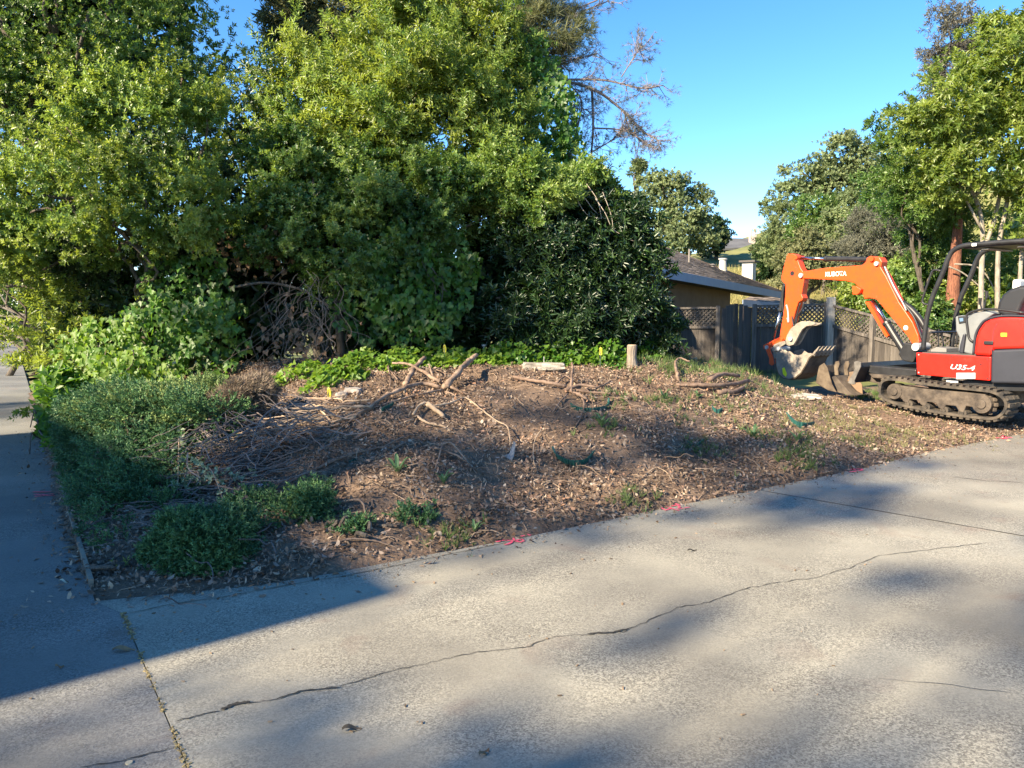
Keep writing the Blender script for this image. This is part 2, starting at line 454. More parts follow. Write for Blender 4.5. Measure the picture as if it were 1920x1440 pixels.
# pink survey marks
M_pink = mat('pink_paint', (0.95, 0.10, 0.17), (0.85, 0.13, 0.19), scale=60, rough=0.7, world_co=True)
def paint(strokes, ox, oy, sc, w, label):
    b = MB(); c = None
    for k, s in enumerate(strokes):
        pts = [(ox + p[0] / sc, oy + p[1] / sc) for p in s]
        ribbon(pts, w * .48, 0.006 + 0.0012 * k, b, jit=0.003, taper=False, sub=3)
        if c is None: c = G(*pts[0])
    tag(b.build('survey_mark', M_pink, loc=(c.x, c.y, 0.006)), label, 'paint mark', 'pink survey marks sprayed on the pavement')
paint([[(200, 530), (450, 470), (800, 470), (900, 490), (1000, 440), (1150, 435), (1175, 500), (1050, 530), (850, 490)],
       [(800, 390), (850, 480), (650, 600), (490, 635)], [(1085, 330), (1220, 310)], [(1310, 260), (1440, 305)]], 920, 990, 19.2, 0.035, 'pink looped mark with two dashes above it on the driveway edge')
paint([[(360, 440), (540, 530), (740, 460), (560, 390)], [(740, 465), (1030, 550)], [(740, 400), (940, 350), (1060, 360), (880, 310)],
       [(940, 350), (1050, 425), (970, 475), (1100, 490), (1400, 440)]], 1220, 930, 19.2, 0.032, 'pink crossed mark shaped like 42 at the middle of the driveway edge')
paint([[(290, 610), (700, 600), (780, 440), (1050, 490)], [(700, 500), (1000, 660), (1270, 620), (1250, 560), (900, 570)], [(600, 720), (930, 690)]], 1570, 860, 27.4, 0.05, 'small pink scribble on the driveway below the last weeds')
paint([[(590, 745), (720, 560), (840, 720), (600, 750)], [(200, 700), (420, 690)], [(840, 690), (1150, 680)]], 1860, 800, 32.0, 0.075, 'short pink blot on the driveway beneath the excavator track')
paint([[(370, 450), (640, 452), (800, 490), (1000, 482)], [(400, 512), (620, 500), (860, 440), (980, 440)], [(340, 385), (1300, 372)], [(1110, 430), (1220, 420), (1440, 412)]], 40, 900, 16.0, 0.045, 'pink mark of stacked dashes on the shaded sidewalk')

# leaves fallen on the pavement
M_dryleaf = mat('dry_leaf', (0.17, 0.10, 0.055), (0.28, 0.19, 0.10), scale=20, rough=0.9, world_co=True)
M_darkleaf = mat('dark_leaf', (0.05, 0.045, 0.035), (0.09, 0.07, 0.05), scale=20, rough=0.9, world_co=True)
def fallen(px, py, ln, wd, ang, m, label):
    c = G(px, py, 0.0); a = Vector((math.cos(ang), math.sin(ang), 0)); s = Vector((-a.y, a.x, 0)); b = MB()
    n = 7; mid, lf, rt = [], [], []
    for i in range(n):
        t = i / (n - 1); w = wd * math.sin(math.pi * (0.08 + 0.9 * t)) ** 0.8
        p = c + a * (ln * (t - 0.5)); h = 0.006 + 0.010 * math.sin(t * 5 + ang)
        mid.append(p + Vector((0, 0, h))); lf.append(p + s * w / 2 + Vector((0, 0, h + 0.008))); rt.append(p - s * w / 2 + Vector((0, 0, h + 0.005)))
    b.add(mid + lf + rt, [(i, i + 1, n + i + 1, n + i) for i in range(n - 1)] + [(i + 1, i, 2 * n + i, 2 * n + i + 1) for i in range(n - 1)])
    tag(b.build('fallen_leaf', m, loc=c, smooth=True), label, 'leaf', 'dry leaves fallen on the pavement')
fallen(660, 1370, 0.075, 0.03, 0.3, M_darkleaf, 'dark curled leaf lying alone on the driveway near the bottom')
fallen(908, 1415, 0.065, 0.022, 1.0, M_dryleaf, 'brown curled leaf at the bottom edge of the driveway')
fallen(232, 1221, 0.10, 0.04, 0.2, M_dryleaf, 'reddish leaf lying just left of the pavement joint')
fallen(137, 1031, 0.14, 0.035, 0.1, M_dryleaf, 'long tan leaf on the sidewalk beside the juniper hedge')
fallen(112, 1253, 0.035, 0.025, 0.9, M_dryleaf, 'tiny dark red leaf bit on the shaded sidewalk')
fallen(118, 1093, 0.05, 0.018, 0.0, mat('pale_leaf', (0.5, 0.47, 0.35), rough=0.8), 'pale small leaf on the middle of the sidewalk')
fallen(1298, 1034, 0.09, 0.012, 0.6, M_darkleaf, 'thin dark twig shaped leaf amid the driveway shadows')
b = MB(); c = G(242, 1431); b.tube([(c.x, c.y, 0.0), (c.x, c.y, 0.005)], 0.012, 14)
tag(b.build('bottle_cap', mat('cap_tan', (0.5, 0.42, 0.28), rough=0.6), loc=c), 'small round tan cap on the sidewalk at the bottom left', 'cap')
b = MB()
for k in range(420):   # litter specks
    x = random.uniform(-3.5, 7); y = random.uniform(2.4, 9) if k % 2 else float(edge_y(x)) - abs(random.gauss(0, .35))
    if y > float(edge_y(x)) and x > float(path_x(y)): continue
    a = random.uniform(0, 6.28); s_ = random.uniform(.006, .022)
    b.box((x, y, .0045), s_, s_ * random.uniform(.2, .5), .003, (Vector((math.cos(a), math.sin(a), .12)), Vector((-math.sin(a), math.cos(a), .05)), Vector((0, 0, 1))))
tag(b.build('pavement_litter', mat('speck', (0.10, 0.065, 0.04), (0.30, 0.21, 0.13), scale=9, rough=.9, island=.5, world_co=True)), 'scattered leaf bits and specks on the pavement', 'litter', kind='stuff')

# header board along the sidewalk
b = MB()
for i in range(5):
    y0, y1 = 4.35 + i * 1.25, 4.35 + (i + 1) * 1.25 - 0.02
    p0 = Vector((float(path_x(y0)) + 0.02, y0, 0.0)); p1 = Vector((float(path_x(y1)) + 0.02, y1, 0.0)); a = (p1 - p0)
    L_ = a.length; a.normalize()
    b.box((p0 + p1) / 2 + Vector((0, 0, 0.0 + 0.006 * math.sin(i * 3))), 0.025, L_, 0.09, (Vector((a.y, -a.x, 0)), a, Vector((0, 0, 1))))
M_wood = mat('grey_wood', (0.13, 0.115, 0.105), (0.24, 0.215, 0.19), scale=5, rough=0.9, bump=0.3, bscale=30, stretch=(6, 6, 0.8))
tag(b.build('edging_board', mat('edge_wood', (0.16, 0.14, 0.11), (0.26, 0.22, 0.17), scale=8, rough=0.9, world_co=True), loc=(float(path_x(6)), 6, 0)), 'weathered wooden edging board between sidewalk and juniper hedge', 'edging')

# ================================================= fence and gate
M_plank = [mat('plank_wood%d' % i, a, c, scale=3.0, rough=0.9, bump=0.35, bscale=25, stretch=(7, 7, 0.7)) for i, (a, c) in enumerate([
    ((0.060, 0.050, 0.044), (0.115, 0.098, 0.086)), ((0.045, 0.038, 0.034), (0.15, 0.128, 0.11)), ((0.085, 0.072, 0.062), (0.18, 0.155, 0.135)), ((0.04, 0.034, 0.03), (0.085, 0.072, 0.064))])]
M_post_lit = mat('post_wood_lit', (0.32, 0.28, 0.235), (0.50, 0.45, 0.38), scale=4, rough=0.9, bump=0.4, bscale=25, stretch=(7, 7, 0.7))  # wood lightened to stand in for sunlight on the corner post
_pm = {}
def unit_box(mi):
    if mi not in _pm:
        b = MB(); b.box((0, 0, 0.5), 1, 1, 1)
        me = bpy.data.meshes.new('plank'); me.from_pydata(b.v, [], b.f); me.update(); me.materials.append(M_plank[mi]); _pm[mi] = me
    return _pm[mi]
def plank(parent, p, ang, w, th, h, zb, name='plank'):
    o = bpy.data.objects.new(name, unit_box(random.choice([0, 0, 1, 1, 2, 3]))); COL.objects.link(o)
    o.parent = parent; o.location = Vector((p.x, p.y, zb)) - parent.location
    o.rotation_euler = (random.uniform(-.008, .008), random.uniform(-.006, .006), ang); o.scale = (w, th, h)
    return o
def lattice(parent, A, B, za, zb_, h, pitch=0.105, w=0.034, m=None):
    """diagonal strips between A and B (ground points); top follows za..zb_, height h"""
    L_ = (B - A).length; a = (B - A).normalized(); nrm = Vector((a.y, -a.x, 0)); b = MB()
    for sgn, offn in ((1, 0.008), (-1, -0.008)):
        s0 = -h
        t = -h if sgn > 0 else 0.0
        while t < L_ + h:
            # line: u = t + sgn*v, v in 0..h
            v0, v1 = 0.0, h
            u0, u1 = t + sgn * v0, t + sgn * v1
            lo, hi = 0.0, 1.0
            du = u1 - u0
            for bound, s in ((0.0, 1), (L_, -1)):
                f0 = (u0 - bound) * s; f1 = (u1 - bound) * s
                if f0 < 0 and f1 < 0: lo = 2; break
                if f0 < 0: lo = max(lo, -f0 / (f1 - f0))
                elif f1 < 0: hi = min(hi, f0 / (f0 - f1))
            if lo < hi - 0.03:
                def W(u, v): return A + a * u + Vector((0, 0, za + (zb_ - za) * (u / L_) - h + v)) + nrm * offn
                q0 = W(u0 + du * lo, h * lo); q1 = W(u0 + du * hi, h * hi)
                dd = (q1 - q0); ll = dd.length; dd.normalize(); sd = dd.cross(nrm).normalized()
                b.box((q0 + q1) / 2, w, ll, 0.008, (sd, dd, nrm))
            t += pitch
    return b.build('lattice', m or M_plank[1], parent, kind='stuff')
def fence_run(nm, A, B, za, zb_, label, npanels, lath=0.48, skip=None, zbase=0.0, pbase=None):
    f = thing(nm, (A.x, A.y, 0), label, 'fence')
    L_ = (B - A).length; a = (B - A).normalized(); ang = math.atan2(a.y, a.x); nrm = Vector((a.y, -a.x, 0))
    if nrm.y > 0: nrm = -nrm
    n = int(L_ / 0.15)
    for i in range(n):
        u = (i + 0.5) / n * L_; p = A + a * u; zt = za + (zb_ - za) * u / L_
        g0 = min(gzf(p.x, p.y), 0.4) - 0.12
        plank(f, p + nrm * (.004 if i % 2 else -.004), ang, L_ / n + 0.003, 0.02, zt - lath - g0 - 0.02, g0)
    for k in range(npanels):
        u0, u1 = k / npanels * L_ + 0.04, (k + 1) / npanels * L_ - 0.04
        A2, B2 = A + a * u0, A + a * u1
        z0, z1 = za + (zb_ - za) * u0 / L_, za + (zb_ - za) * u1 / L_
        lattice(f, A2, B2, z0 - 0.02, z1 - 0.02, lath - 0.05)
    for dz, nm2, hh in ((0.0, 'top_rail', 0.05), (-lath, 'rail', 0.07)):
        b = MB(); p0 = A + Vector((0, 0, za + dz)); p1 = B + Vector((0, 0, zb_ + dz)); dd = (p1 - p0).normalized()
        b.box((p0 + p1) / 2 + nrm * 0.02, (p1 - p0).length, 0.06, hh, (dd, nrm, dd.cross(nrm).normalized()))
        b.build(nm2, M_plank[2], f)
    for k in range(npanels + 1):
        u = k / npanels * L_; p = A + a * u; zt = za + (zb_ - za) * u / L_ + 0.05
        b = MB(); b.box((p.x + nrm.x * 0.055, p.y + nrm.y * 0.055, zt / 2 - 0.1), 0.10, 0.10, zt + 0.2, (a, nrm, Vector((0, 0, 1))))
        b.build('post', M_plank[2], f)
    return f
def ground_pt(px, d): 
    p = P(px, 600, d); return Vector((p.x, p.y, 0))
FA0 = ground_pt(1215, 19.8); FG0 = ground_pt(1346, 19.3); FG1 = ground_pt(1414, 19.1); FC = ground_pt(1553, 18.7); FB1 = ground_pt(1860, 14.9)
fence_run('wooden_fence', FA0, FG0, 1.66, 1.68, 'weathered grey board fence with lattice top left of the arched gate', 1)
fence_run('wooden_fence', FG1, FC, 1.72, 1.76, 'weathered grey board fence with lattice top between gate and tall pale post', 1)
fence_run('wooden_fence', FC, FB1, 1.76, 0.92, 'grey board fence with perforated lattice sloping down behind the excavator', 3)
b = MB(); b.box((FC.x, FC.y - 0.12, 0.86), 0.17, 0.15, 2.14)
tag(b.build('fence_post', M_post_lit, bevel=0.008, loc=(FC.x, FC.y - 0.12, 0)), 'tall pale timber post with sunlight painted in where two fences meet', 'post')
gate = thing('garden_gate', (FG0.x, FG0.y, 0), 'dark wooden gate with an arched top in the lattice fence', 'gate')
a = (FG1 - FG0); L_ = a.length; a.normalize()
for i in range(7):
    u = 0.07 + (i + 0.5) / 7 * (L_ - 0.14); q = (u / L_ - 0.5) * 2
    plank(gate, FG0 + a * u + Vector((0, -0.03, 0)), math.atan2(a.y, a.x), (L_ - 0.14) / 7 - 0.002, 0.025, 1.42 + 0.36 * math.sqrt(max(0, 1 - q * q)) - 0.10, 0.10)

# ================================================= house behind the fence
M_shingle = mat('shingle', (0.17, 0.135, 0.11), (0.27, 0.215, 0.175), scale=3, rough=0.9, island=0.28, bump=0.3, bscale=20)
M_fascia = mat('fascia_blue', (0.22, 0.27, 0.36), (0.25, 0.30, 0.39), scale=2, rough=0.7)
M_wall = mat('house_wall', (0.15, 0.105, 0.078), (0.18, 0.13, 0.10), scale=3, rough=0.9, bump=0.3, bscale=60)
M_soffit = mat('soffit', (0.06, 0.055, 0.055), rough=0.9)
M_white = mat('white_paint', (0.52, 0.50, 0.46), (0.42, 0.40, 0.36), scale=5, rough=0.7)
M_glass = mat('window_glass', (0.03, 0.04, 0.045), rough=0.08, spec=0.8)
E1 = P(1280, 513, 21); E2 = P(1464, 549, 29); ed = (E2 - E1); E0 = E1 - ed * 0.45
R1 = P(1285, 468, 31.5); RR = P(1466, 546.5, 29.6); R0 = R1 - ed * 0.45
house = thing('house', (E1.x, E1.y, 0), 'low single storey house with shingle roof and blue fascia behind the fence', 'house')
def quad_slab(mb, a, b_, c, d_, th):
    n = (b_ - a).cross(d_ - a).normalized()
    if n.z < 0: n = -n
    mb.prism([a, b_, c, d_], -n * th)
    return n
b = MB(); rn = quad_slab(b, E0, E2, RR, R0, 0.10); roof = b.build('roof', M_shingle, house)
def shingles(A, B, C, D, rows, per, parent, n, th=0.02):
    b = MB()
    for r_ in range(rows):
        v0, v1 = r_ / rows, (r_ + 1.25) / rows
        x = random.random() * 0.3
        while x < per:
            w = random.uniform(0.6, 1.3)
            u0, u1 = x / per, min((x + w * 0.96) / per, 1)
            if u0 >= 1: break
            def W(u, v): return (A.lerp(B, u)).lerp(D.lerp(C, u), min(v, 1))
            lift = n * (0.012 + random.random() * 0.012)
            q = [W(u0, v0) + lift + n * th, W(u1, v0) + lift + n * th, W(u1, v1) + n * 0.012, W(u0, v1) + n * 0.012]
            q2 = [W(u0, v0) + n * 0.003, W(u1, v0) + n * 0.003]
            m0 = len(b.v)
            b.add(q + q2, [(0, 1, 2, 3), (4, 5, 1, 0), (0, 3, 4), (1, 5, 2)])
            x += w
    return b.build('shingles', M_shingle, parent, kind='stuff')
shingles(E0, E2, RR, R0, 17, 40, house, rn)
b = MB(); e0, e2 = E0, E2
fd = (E2 - E0).normalized(); fn = Vector((fd.y, -fd.x, 0)).normalized()
b.prism([E0 + Vector((0, 0, 0.03)), E2 + Vector((0, 0, 0.03)), E2 - Vector((0, 0, 0.21)), E0 - Vector((0, 0, 0.21))], fn * 0.04); b.build('fascia', M_fascia, house)
inn = -fn
b = MB(); zz = -0.15
b.prism([E0 + Vector((0, 0, zz)), E2 + Vector((0, 0, zz)), E2 + inn * 1.0 + Vector((0, 0, zz)), E0 + inn * 1.0 + Vector((0, 0, zz))], (0, 0, 0.03)); b.build('soffit', M_soffit, house)
EW = P(1394, 535, 26.3); t_w = ((EW - E0).dot(ed.normalized())) / (E2 - E0).length
Wa = E0 + inn * 0.75; Wb = E0.lerp(E2, t_w) + inn * 0.75
b = MB(); b.prism([(Wa.x, Wa.y, -0.2), (Wb.x, Wb.y, -0.2), (Wb.x, Wb.y, Wb.z - 0.14), (Wa.x, Wa.y, Wa.z - 0.14)], inn * 0.2); b.build('wall', M_wall, house)
b = MB(); Wc = E2 + inn * 2.6; Wd = Wb + inn * 1.9
b.prism([(Wd.x, Wd.y, -0.2), (Wc.x, Wc.y, -0.2), (Wc.x, Wc.y, 2.1), (Wd.x, Wd.y, 2.1)], inn * 0.2); b.build('recessed_wall', mat('wall_dark', (0.13, 0.11, 0.10), rough=0.9), house)
# window in the wall
tw0 = E0.lerp(E2, 0.27) + inn * 0.73; tw1 = E0.lerp(E2, 0.375) + inn * 0.73
wz = 1.98
win = MB(); wd = (tw1 - tw0); wd.z = 0; wl = wd.length; wd.normalize()
mid = (tw0 + tw1) / 2
for (du, dz, sx, sz) in ((0, 0, wl, 0.07), (0, -0.9, wl, 0.07), (-wl / 2, -0.45, 0.07, 0.83), (wl / 2, -0.45, 0.07, 0.83), (0, -0.45, 0.05, 0.83)):
    c = Vector((mid.x, mid.y, wz)) + wd * du + Vector((0, 0, dz)); win.box(c + fn * 0.01, sx, 0.06, sz, (wd, fn, Vector((0, 0, 1))))
wo = win.build('window', M_white, house)
g_ = MB(); g_.box(Vector((mid.x, mid.y, wz - 0.45)) - fn * 0.005, wl - 0.08, 0.02, 0.82, (wd, fn, Vector((0, 0, 1))))
g_.build('pane', M_glass, wo)
# second lower roof at the right
W1 = P(1392, 563, 30.5); W2 = P(1580, 580, 35); T1 = P(1440, 540, 35); T2 = P(1545, 566, 37)
b = MB(); n2_ = quad_slab(b, W1, W2, T2, T1, 0.1); b.build('lower_roof', M_shingle, house); shingles(W1, W2, T2, T1, 7, 16, house, n2_)
b = MB(); b.prism([W1 + Vector((0, 0, 0.02)), W2 + Vector((0, 0, 0.02)), W2 - Vector((0, 0, 0.24)), W1 - Vector((0, 0, 0.24))], Vector((0.02, -0.04, 0))); b.build('fascia', M_fascia, house)
b = MB(); b.prism([W1 + Vector((0.2, 0.5, -0.25)), W2 + Vector((-.3, 0.5, -0.25)), Vector((W2.x - .3, W2.y + .5, -.2)), Vector((W1.x + .2, W1.y + .5, -.2))], Vector((0, 0.2, 0))); b.build('wall', M_wall, house)
# chimneys and vents
ch = MB(); c = P(1404, 513, 30.5); ch.box(c + Vector((0, 0, 0.0)), 0.42, 0.42, 0.85, (Vector((.56, .83, 0)), Vector((.83, -.56, 0)), Vector((0, 0, 1)))); cho = ch.build('chimney', M_white, house)
ch = MB(); ch.box(c + Vector((0, 0, 0.47)), 0.62, 0.62, 0.07, (Vector((.56, .83, 0)), Vector((.83, -.56, 0)), Vector((0, 0, 1)))); ch.build('chimney_cap', mat('cap_dark', (0.08, 0.07, 0.065), rough=0.7), cho)
ch = MB(); c = P(1355, 509, 28); ch.tube([c, c + Vector((0, 0, 0.30)), c + Vector((0, 0, 0.44))], [0.15, 0.13, 0.12], 14); ch.tube([c + Vector((0, 0, 0.42)), c + Vector((0, 0, 0.47))], 0.16, 14); ch.build('vent_pipe', M_white, house)
ch = MB(); c = P(1336, 503, 27.6); ch.tube([c, c + Vector((0, 0, 0.12))], 0.07, 10); ch.tube([c + Vector((0, 0, 0.12)), c + Vector((0, 0, 0.16))], [0.13, 0.03], 10); ch.build('roof_vent', mat('vent_grey', (0.2, 0.18, 0.16), rough=0.7), house)
ch = MB(); c = P(1292, 492, 24.5); ch.tube([c, c + Vector((0, 0, 0.42))], 0.03, 8); ch.build('vent_pipe', mat('vent_grey', (0.2, 0.18, 0.16)), house)

# house at the top of the hill
uh = thing('house', tuple(P(1380, 470, 62)), 'distant dark roofed house on top of the grassy hill', 'house')
b = MB(); A_, B_, C_, D_ = P(1336, 467, 61), P(1412, 463, 61), P(1404, 447, 65), P(1352, 446, 65); quad_slab(b, A_, B_, C_, D_, 0.15); b.build('roof', mat('far_roof', (0.08, 0.08, 0.085), (0.12, 0.12, 0.125), scale=1, rough=0.9), uh)
b = MB(); q0 = P(1345, 470, 62); q1 = P(1408, 466, 62); b.prism([(q0.x, q0.y, q0.z + .1), (q1.x, q1.y, q1.z + .15), (q1.x, q1.y, q1.z - 2), (q0.x, q0.y, q0.z - 2)], (0, 3, 0)); b.build('wall', mat('far_wall', (0.25, 0.25, 0.27), rough=0.9), uh)
b = MB(); c = P(1411, 452, 63); b.box(c, 0.5, 0.5, 0.9); b.tube([c + Vector((-.12, 0, .4)), c + Vector((-.12, 0, .95))], .09, 8); b.tube([c + Vector((.16, 0, .4)), c + Vector((.16, 0, 1.0))], .09, 8); b.build('chimney', mat('far_chim', (0.4, 0.33, 0.30), rough=0.9), uh)
for k, (px, py) in enumerate([(1365, 474), (1392, 473)]):
    c = P(px, py, 61.8); b = MB(); b.box(c, 0.9, 0.08, 0.45); b.build('window', M_glass, uh)
# ================================================= excavator
U = Vector((-0.55, 0.835, 0)).normalized(); NL = Vector((-U.y, U.x, 0))      # forward, left
O = Vector((6.4, 10.0, 0)) - NL * 0.85
def fr(s, l, z): return O + U * s + NL * l + Vector((0, 0, z))
def pl(px, py, l):
    """pixel -> (s, z) on the machine's vertical plane at l"""
    r = ray(px, py); c = Vector((0, 0, CAMZ))
    t = ((O + NL * l - c).dot(NL)) / r.dot(NL); p = c + r * t
    return ((p - O).dot(U), p.z)
def z1(X, Y): return (1400 + X / 3.692, 420 + Y / 3.692)
def prof(pts, l): return [pl(*z1(*p), l) for p in pts]
def ext(mb, sz, l0, l1):
    mb.prism([fr(s, l0, z) for s, z in sz], NL * (l1 - l0)); return mb
M_or = mat('orange_paint', (0.78, 0.078, 0.006), (0.64, 0.066, 0.012), scale=9, c3=(0.55, 0.12, 0.04), rough=0.45, spec=0.5, bump=0.04, bscale=6)
M_red = mat('red_paint', (0.66, 0.016, 0.008), (0.56, 0.022, 0.012), scale=5, c3=(0.46, 0.075, 0.045), rough=0.33, spec=0.5, coat=0.3)
M_blk = mat('black_frame', (0.018, 0.018, 0.02), (0.03, 0.03, 0.032), scale=8, rough=0.42)
M_rub = mat('track_rubber', (0.03, 0.027, 0.025), (0.11, 0.088, 0.066), scale=7, rough=0.9, bump=0.5, bscale=40)
M_mud = mat('muddy_steel', (0.045, 0.036, 0.030), (0.125, 0.098, 0.075), scale=6, rough=0.9, bump=0.6, bscale=25)
M_steel = mat('chrome', (0.55, 0.55, 0.56), rough=0.22, metal=1.0)
M_bucket = mat('bucket_steel', (0.19, 0.16, 0.13), (0.32, 0.275, 0.225), scale=5, rough=0.7, bump=0.3, bscale=30, spec=0.4)
M_bucketd = mat('bucket_under', (0.07, 0.05, 0.035), (0.17, 0.13, 0.09), scale=4, rough=0.85, bump=0.4, bscale=25)
M_dgrey = mat('dark_panel', (0.028, 0.030, 0.040), (0.036, 0.038, 0.05), scale=4, rough=0.5)
M_grey = mat('cab_grey', (0.16, 0.17, 0.175), (0.20, 0.21, 0.215), scale=5, rough=0.6)
M_lgrey = mat('light_grey', (0.42, 0.42, 0.42), rough=0.5)
M_seat = mat('seat_vinyl', (0.02, 0.021, 0.025), rough=0.45, spec=0.5)
M_yel = mat('yellow_decal', (0.75, 0.62, 0.03), rough=0.5)
M_wht = mat('white_decal', (0.80, 0.80, 0.78), rough=0.5)
exc = thing('excavator', tuple(O), 'orange and red compact excavator with open canopy parked on the mound', 'excavator')

# tracks: loop profile from the photograph, on the left face
LT = 0.85; TW = 0.32
loop = [(912, 1150), (925, 1095), (965, 1070), (1040, 1070), (1200, 1095), (1400, 1120), (1600, 1140), (1700, 1155), (1770, 1190), (1803, 1240), (1790, 1300), (1740, 1345), (1680, 1358), (1600, 1350), (1400, 1325), (1200, 1290), (1050, 1258), (960, 1225), (920, 1190)]
lp = [Vector((s, 0, z)) for s, z in prof(loop, LT)]
lp = smooth_path(lp + [lp[0]], 4)[:-1]
cz = sum(p.z for p in lp) / len(lp); cs = sum(p.x for p in lp) / len(lp)
TZ0 = min(p.z for p in lp)
def make_track(l0, l1, name='track'):
    """rubber belt with lugs, undercarriage frame, sprocket, idler, rollers"""
    n = len(lp); b = MB(); th = 0.035
    inner = []
    for i in range(n):
        t = lp[(i + 1) % n] - lp[i - 1]; t.normalize(); nn = Vector((-t.z, 0, t.x))
        if nn.dot(lp[i] - Vector((cs, 0, cz))) > 0: nn = -nn
        inner.append(lp[i] + nn * th)
    vs = []
    for i in range(n):
        for (q, l) in ((lp[i], l0), (lp[i], l1), (inner[i], l1), (inner[i], l0)): vs.append(fr(q.x, l, q.z))
    fs = []
    for i in range(n):
        j = (i + 1) % n
        for k in range(4):
            k2 = (k + 1) % 4; fs.append((i * 4 + k, j * 4 + k, j * 4 + k2, i * 4 + k2))
    b.add(vs, fs)
    tr = b.build(name, M_rub, exc, smooth=False)
    # lugs
    seg = [(lp[(i + 1) % n] - lp[i]).length for i in range(n)]; per = sum(seg); nl = 46; b = MB()
    for k in range(nl):
        dd = per * k / nl; i = 0
        while dd > seg[i]: dd -= seg[i]; i += 1
        t = (lp[(i + 1) % n] - lp[i]).normalized(); p = lp[i] + t * dd; nn = Vector((-t.z, 0, t.x))
        if nn.dot(p - Vector((cs, 0, cz))) < 0: nn = -nn
        for (la, lb) in ((l0 + 0.01, l0 + (l1 - l0) * 0.47), (l0 + (l1 - l0) * 0.53, l1 - 0.01)):
            c = fr(p.x + nn.x * 0.012, (la + lb) / 2, p.z + nn.z * 0.012)
            b.box(c, 0.05, abs(lb - la), 0.032, (U * t.x + Vector((0, 0, t.z)), NL, U * nn.x + Vector((0, 0, nn.z))))
    b.build('lugs', M_rub, tr, kind='stuff')
    face = l1 if abs(l1) > abs(l0) else l0; sg = 1 if face > 0 else -1
    f0 = face - sg * 0.20; f1 = face - sg * 0.03
    fp = prof([(965, 1150), (985, 1118), (1060, 1120), (1250, 1145), (1500, 1165), (1640, 1180), (1660, 1230), (1640, 1275), (1585, 1290), (1560, 1270), (1510, 1262), (1490, 1310), (1460, 1300), (1440, 1262), (1370, 1255), (1350, 1290), (1320, 1275), (1300, 1240), (1240, 1232), (1225, 1268), (1195, 1250), (1180, 1222), (1120, 1215), (1105, 1245), (1075, 1230), (1060, 1205), (985, 1195)], LT)
    b = MB(); ext(b, fp, f0, f1); b.build('track_frame', M_mud, tr, bevel=0.012)
    for (X, Y, r_, nm) in ((1015, 1160, 0.115, 'idler'), (1620, 1248, 0.125, 'sprocket')):
        s, z = pl(*z1(X, Y), LT); b = MB()
        b.tube([fr(s, f0, z), fr(s, f1 + sg * 0.012, z)], r_, 24); b.tube([fr(s, f1, z), fr(s, f1 + sg * 0.035, z)], r_ * 0.5, 16)
        if nm == 'sprocket':
            for k in range(12):
                a_ = k * math.pi / 6; b.box(fr(s + math.cos(a_) * r_ * 1.08, (f0 + f1) / 2, z + math.sin(a_) * r_ * 1.08), 0.05, 0.05, 0.05)
        b.build(nm, M_mud, tr, bevel=0.006)
    for (X, Y) in ((1110, 1248), (1230, 1270), (1355, 1293), (1480, 1312)):
        s, z = pl(*z1(X, Y), LT); b = MB(); b.tube([fr(s, f0, z), fr(s, f1 - sg * 0.01, z)], 0.058, 18); b.tube([fr(s, f1 - sg * .02, z), fr(s, f1 + sg * 0.01, z)], 0.025, 12)
        b.build('roller', M_rub, tr, bevel=0.004)
    return tr
make_track(LT - TW, LT)
make_track(-LT, -LT + TW)
sA, zA = pl(*z1(1230, 1180), LT); sB, zB = pl(*z1(1600, 1180), LT)
b = MB(); b.box(fr((sA + sB) / 2, 0, 0.40), abs(sA - sB) + 0.2, 1.1, 0.18, (U, NL, Vector((0, 0, 1)))); b.tube([fr((sA + sB) / 2 - .25, 0, 0.38), fr((sA + sB) / 2 - .25, 0, 0.60)], 0.33, 24)
b.build('undercarriage', M_mud, exc)

# lower side panel and deck
LB = 0.75
low = prof([(1172, 890), (1690, 920), (1685, 1086), (1178, 1042)], LB)
sf, zf = low[0]; sr, zr = low[1]
b = MB(); ext(b, low, LB - 0.05, LB); b.build('side_panel', M_red, exc, bevel=0.012)
# front face of the deck, both sides
zlo = low[3][1]
b = MB(); b.box(fr((sf + sr) / 2 - 0.02, 0, (zf + zlo) / 2 - 0.02), abs(sf - sr) - 0.06, 2 * LB - 0.12, zf - zlo - 0.04, (U, NL, Vector((0, 0, 1)))); b.build('deck', M_blk, exc, bevel=0.02)
b = MB(); b.box(fr((sf + sr) / 2, -0.02, zf - 0.005), abs(sf - sr) - 0.05, 2 * LB - 0.2, 0.02, (U, NL, Vector((0, 0, 1)))); b.build('floor_mat', mat('floor_rubber', (0.07, 0.065, 0.06), rough=0.8), exc)
b = MB(); ext(b, low, -LB, -LB + 0.05); b.build('side_panel', M_red, exc, bevel=0.012)
# hood (left side cover) : profile swept across the tail
hood = prof([(1570, 905), (1585, 790), (1603, 735), (1640, 682), (1680, 658), (1740, 644), (1830, 640), (1930, 643), (2040, 665), (2110, 720), (2140, 800), (2140, 870), (1920, 862), (1700, 868), (1690, 915)], LB)
b = MB(); ext(b, hood, LB - 0.34, LB); b.build('side_cover', M_red, exc, bevel=0.035, seg=3)
hood2 = [(s - 0.0, z - 0.0) for s, z in hood]
b = MB(); ext(b, [(s, z) for s, z in hood2 if s < hood2[0][0] - 0.15] if False else hood2, -LB, -LB + 0.45); b.build('side_cover', M_red, exc, bevel=0.035, seg=3)
s_back = min(s for s, z in hood); s_frontHood = max(s for s, z in hood); z_top = max(z for s, z in hood)
# engine bonnet between covers, behind the seat
b = MB(); b.box(fr(s_back + 0.30, 0.03, (z_top + zf) / 2 - 0.02), 0.62, 2 * LB - 0.70, z_top - zf - 0.02, (U, NL, Vector((0, 0, 1)))); b.build('engine_cover', M_red, exc, bevel=0.04)
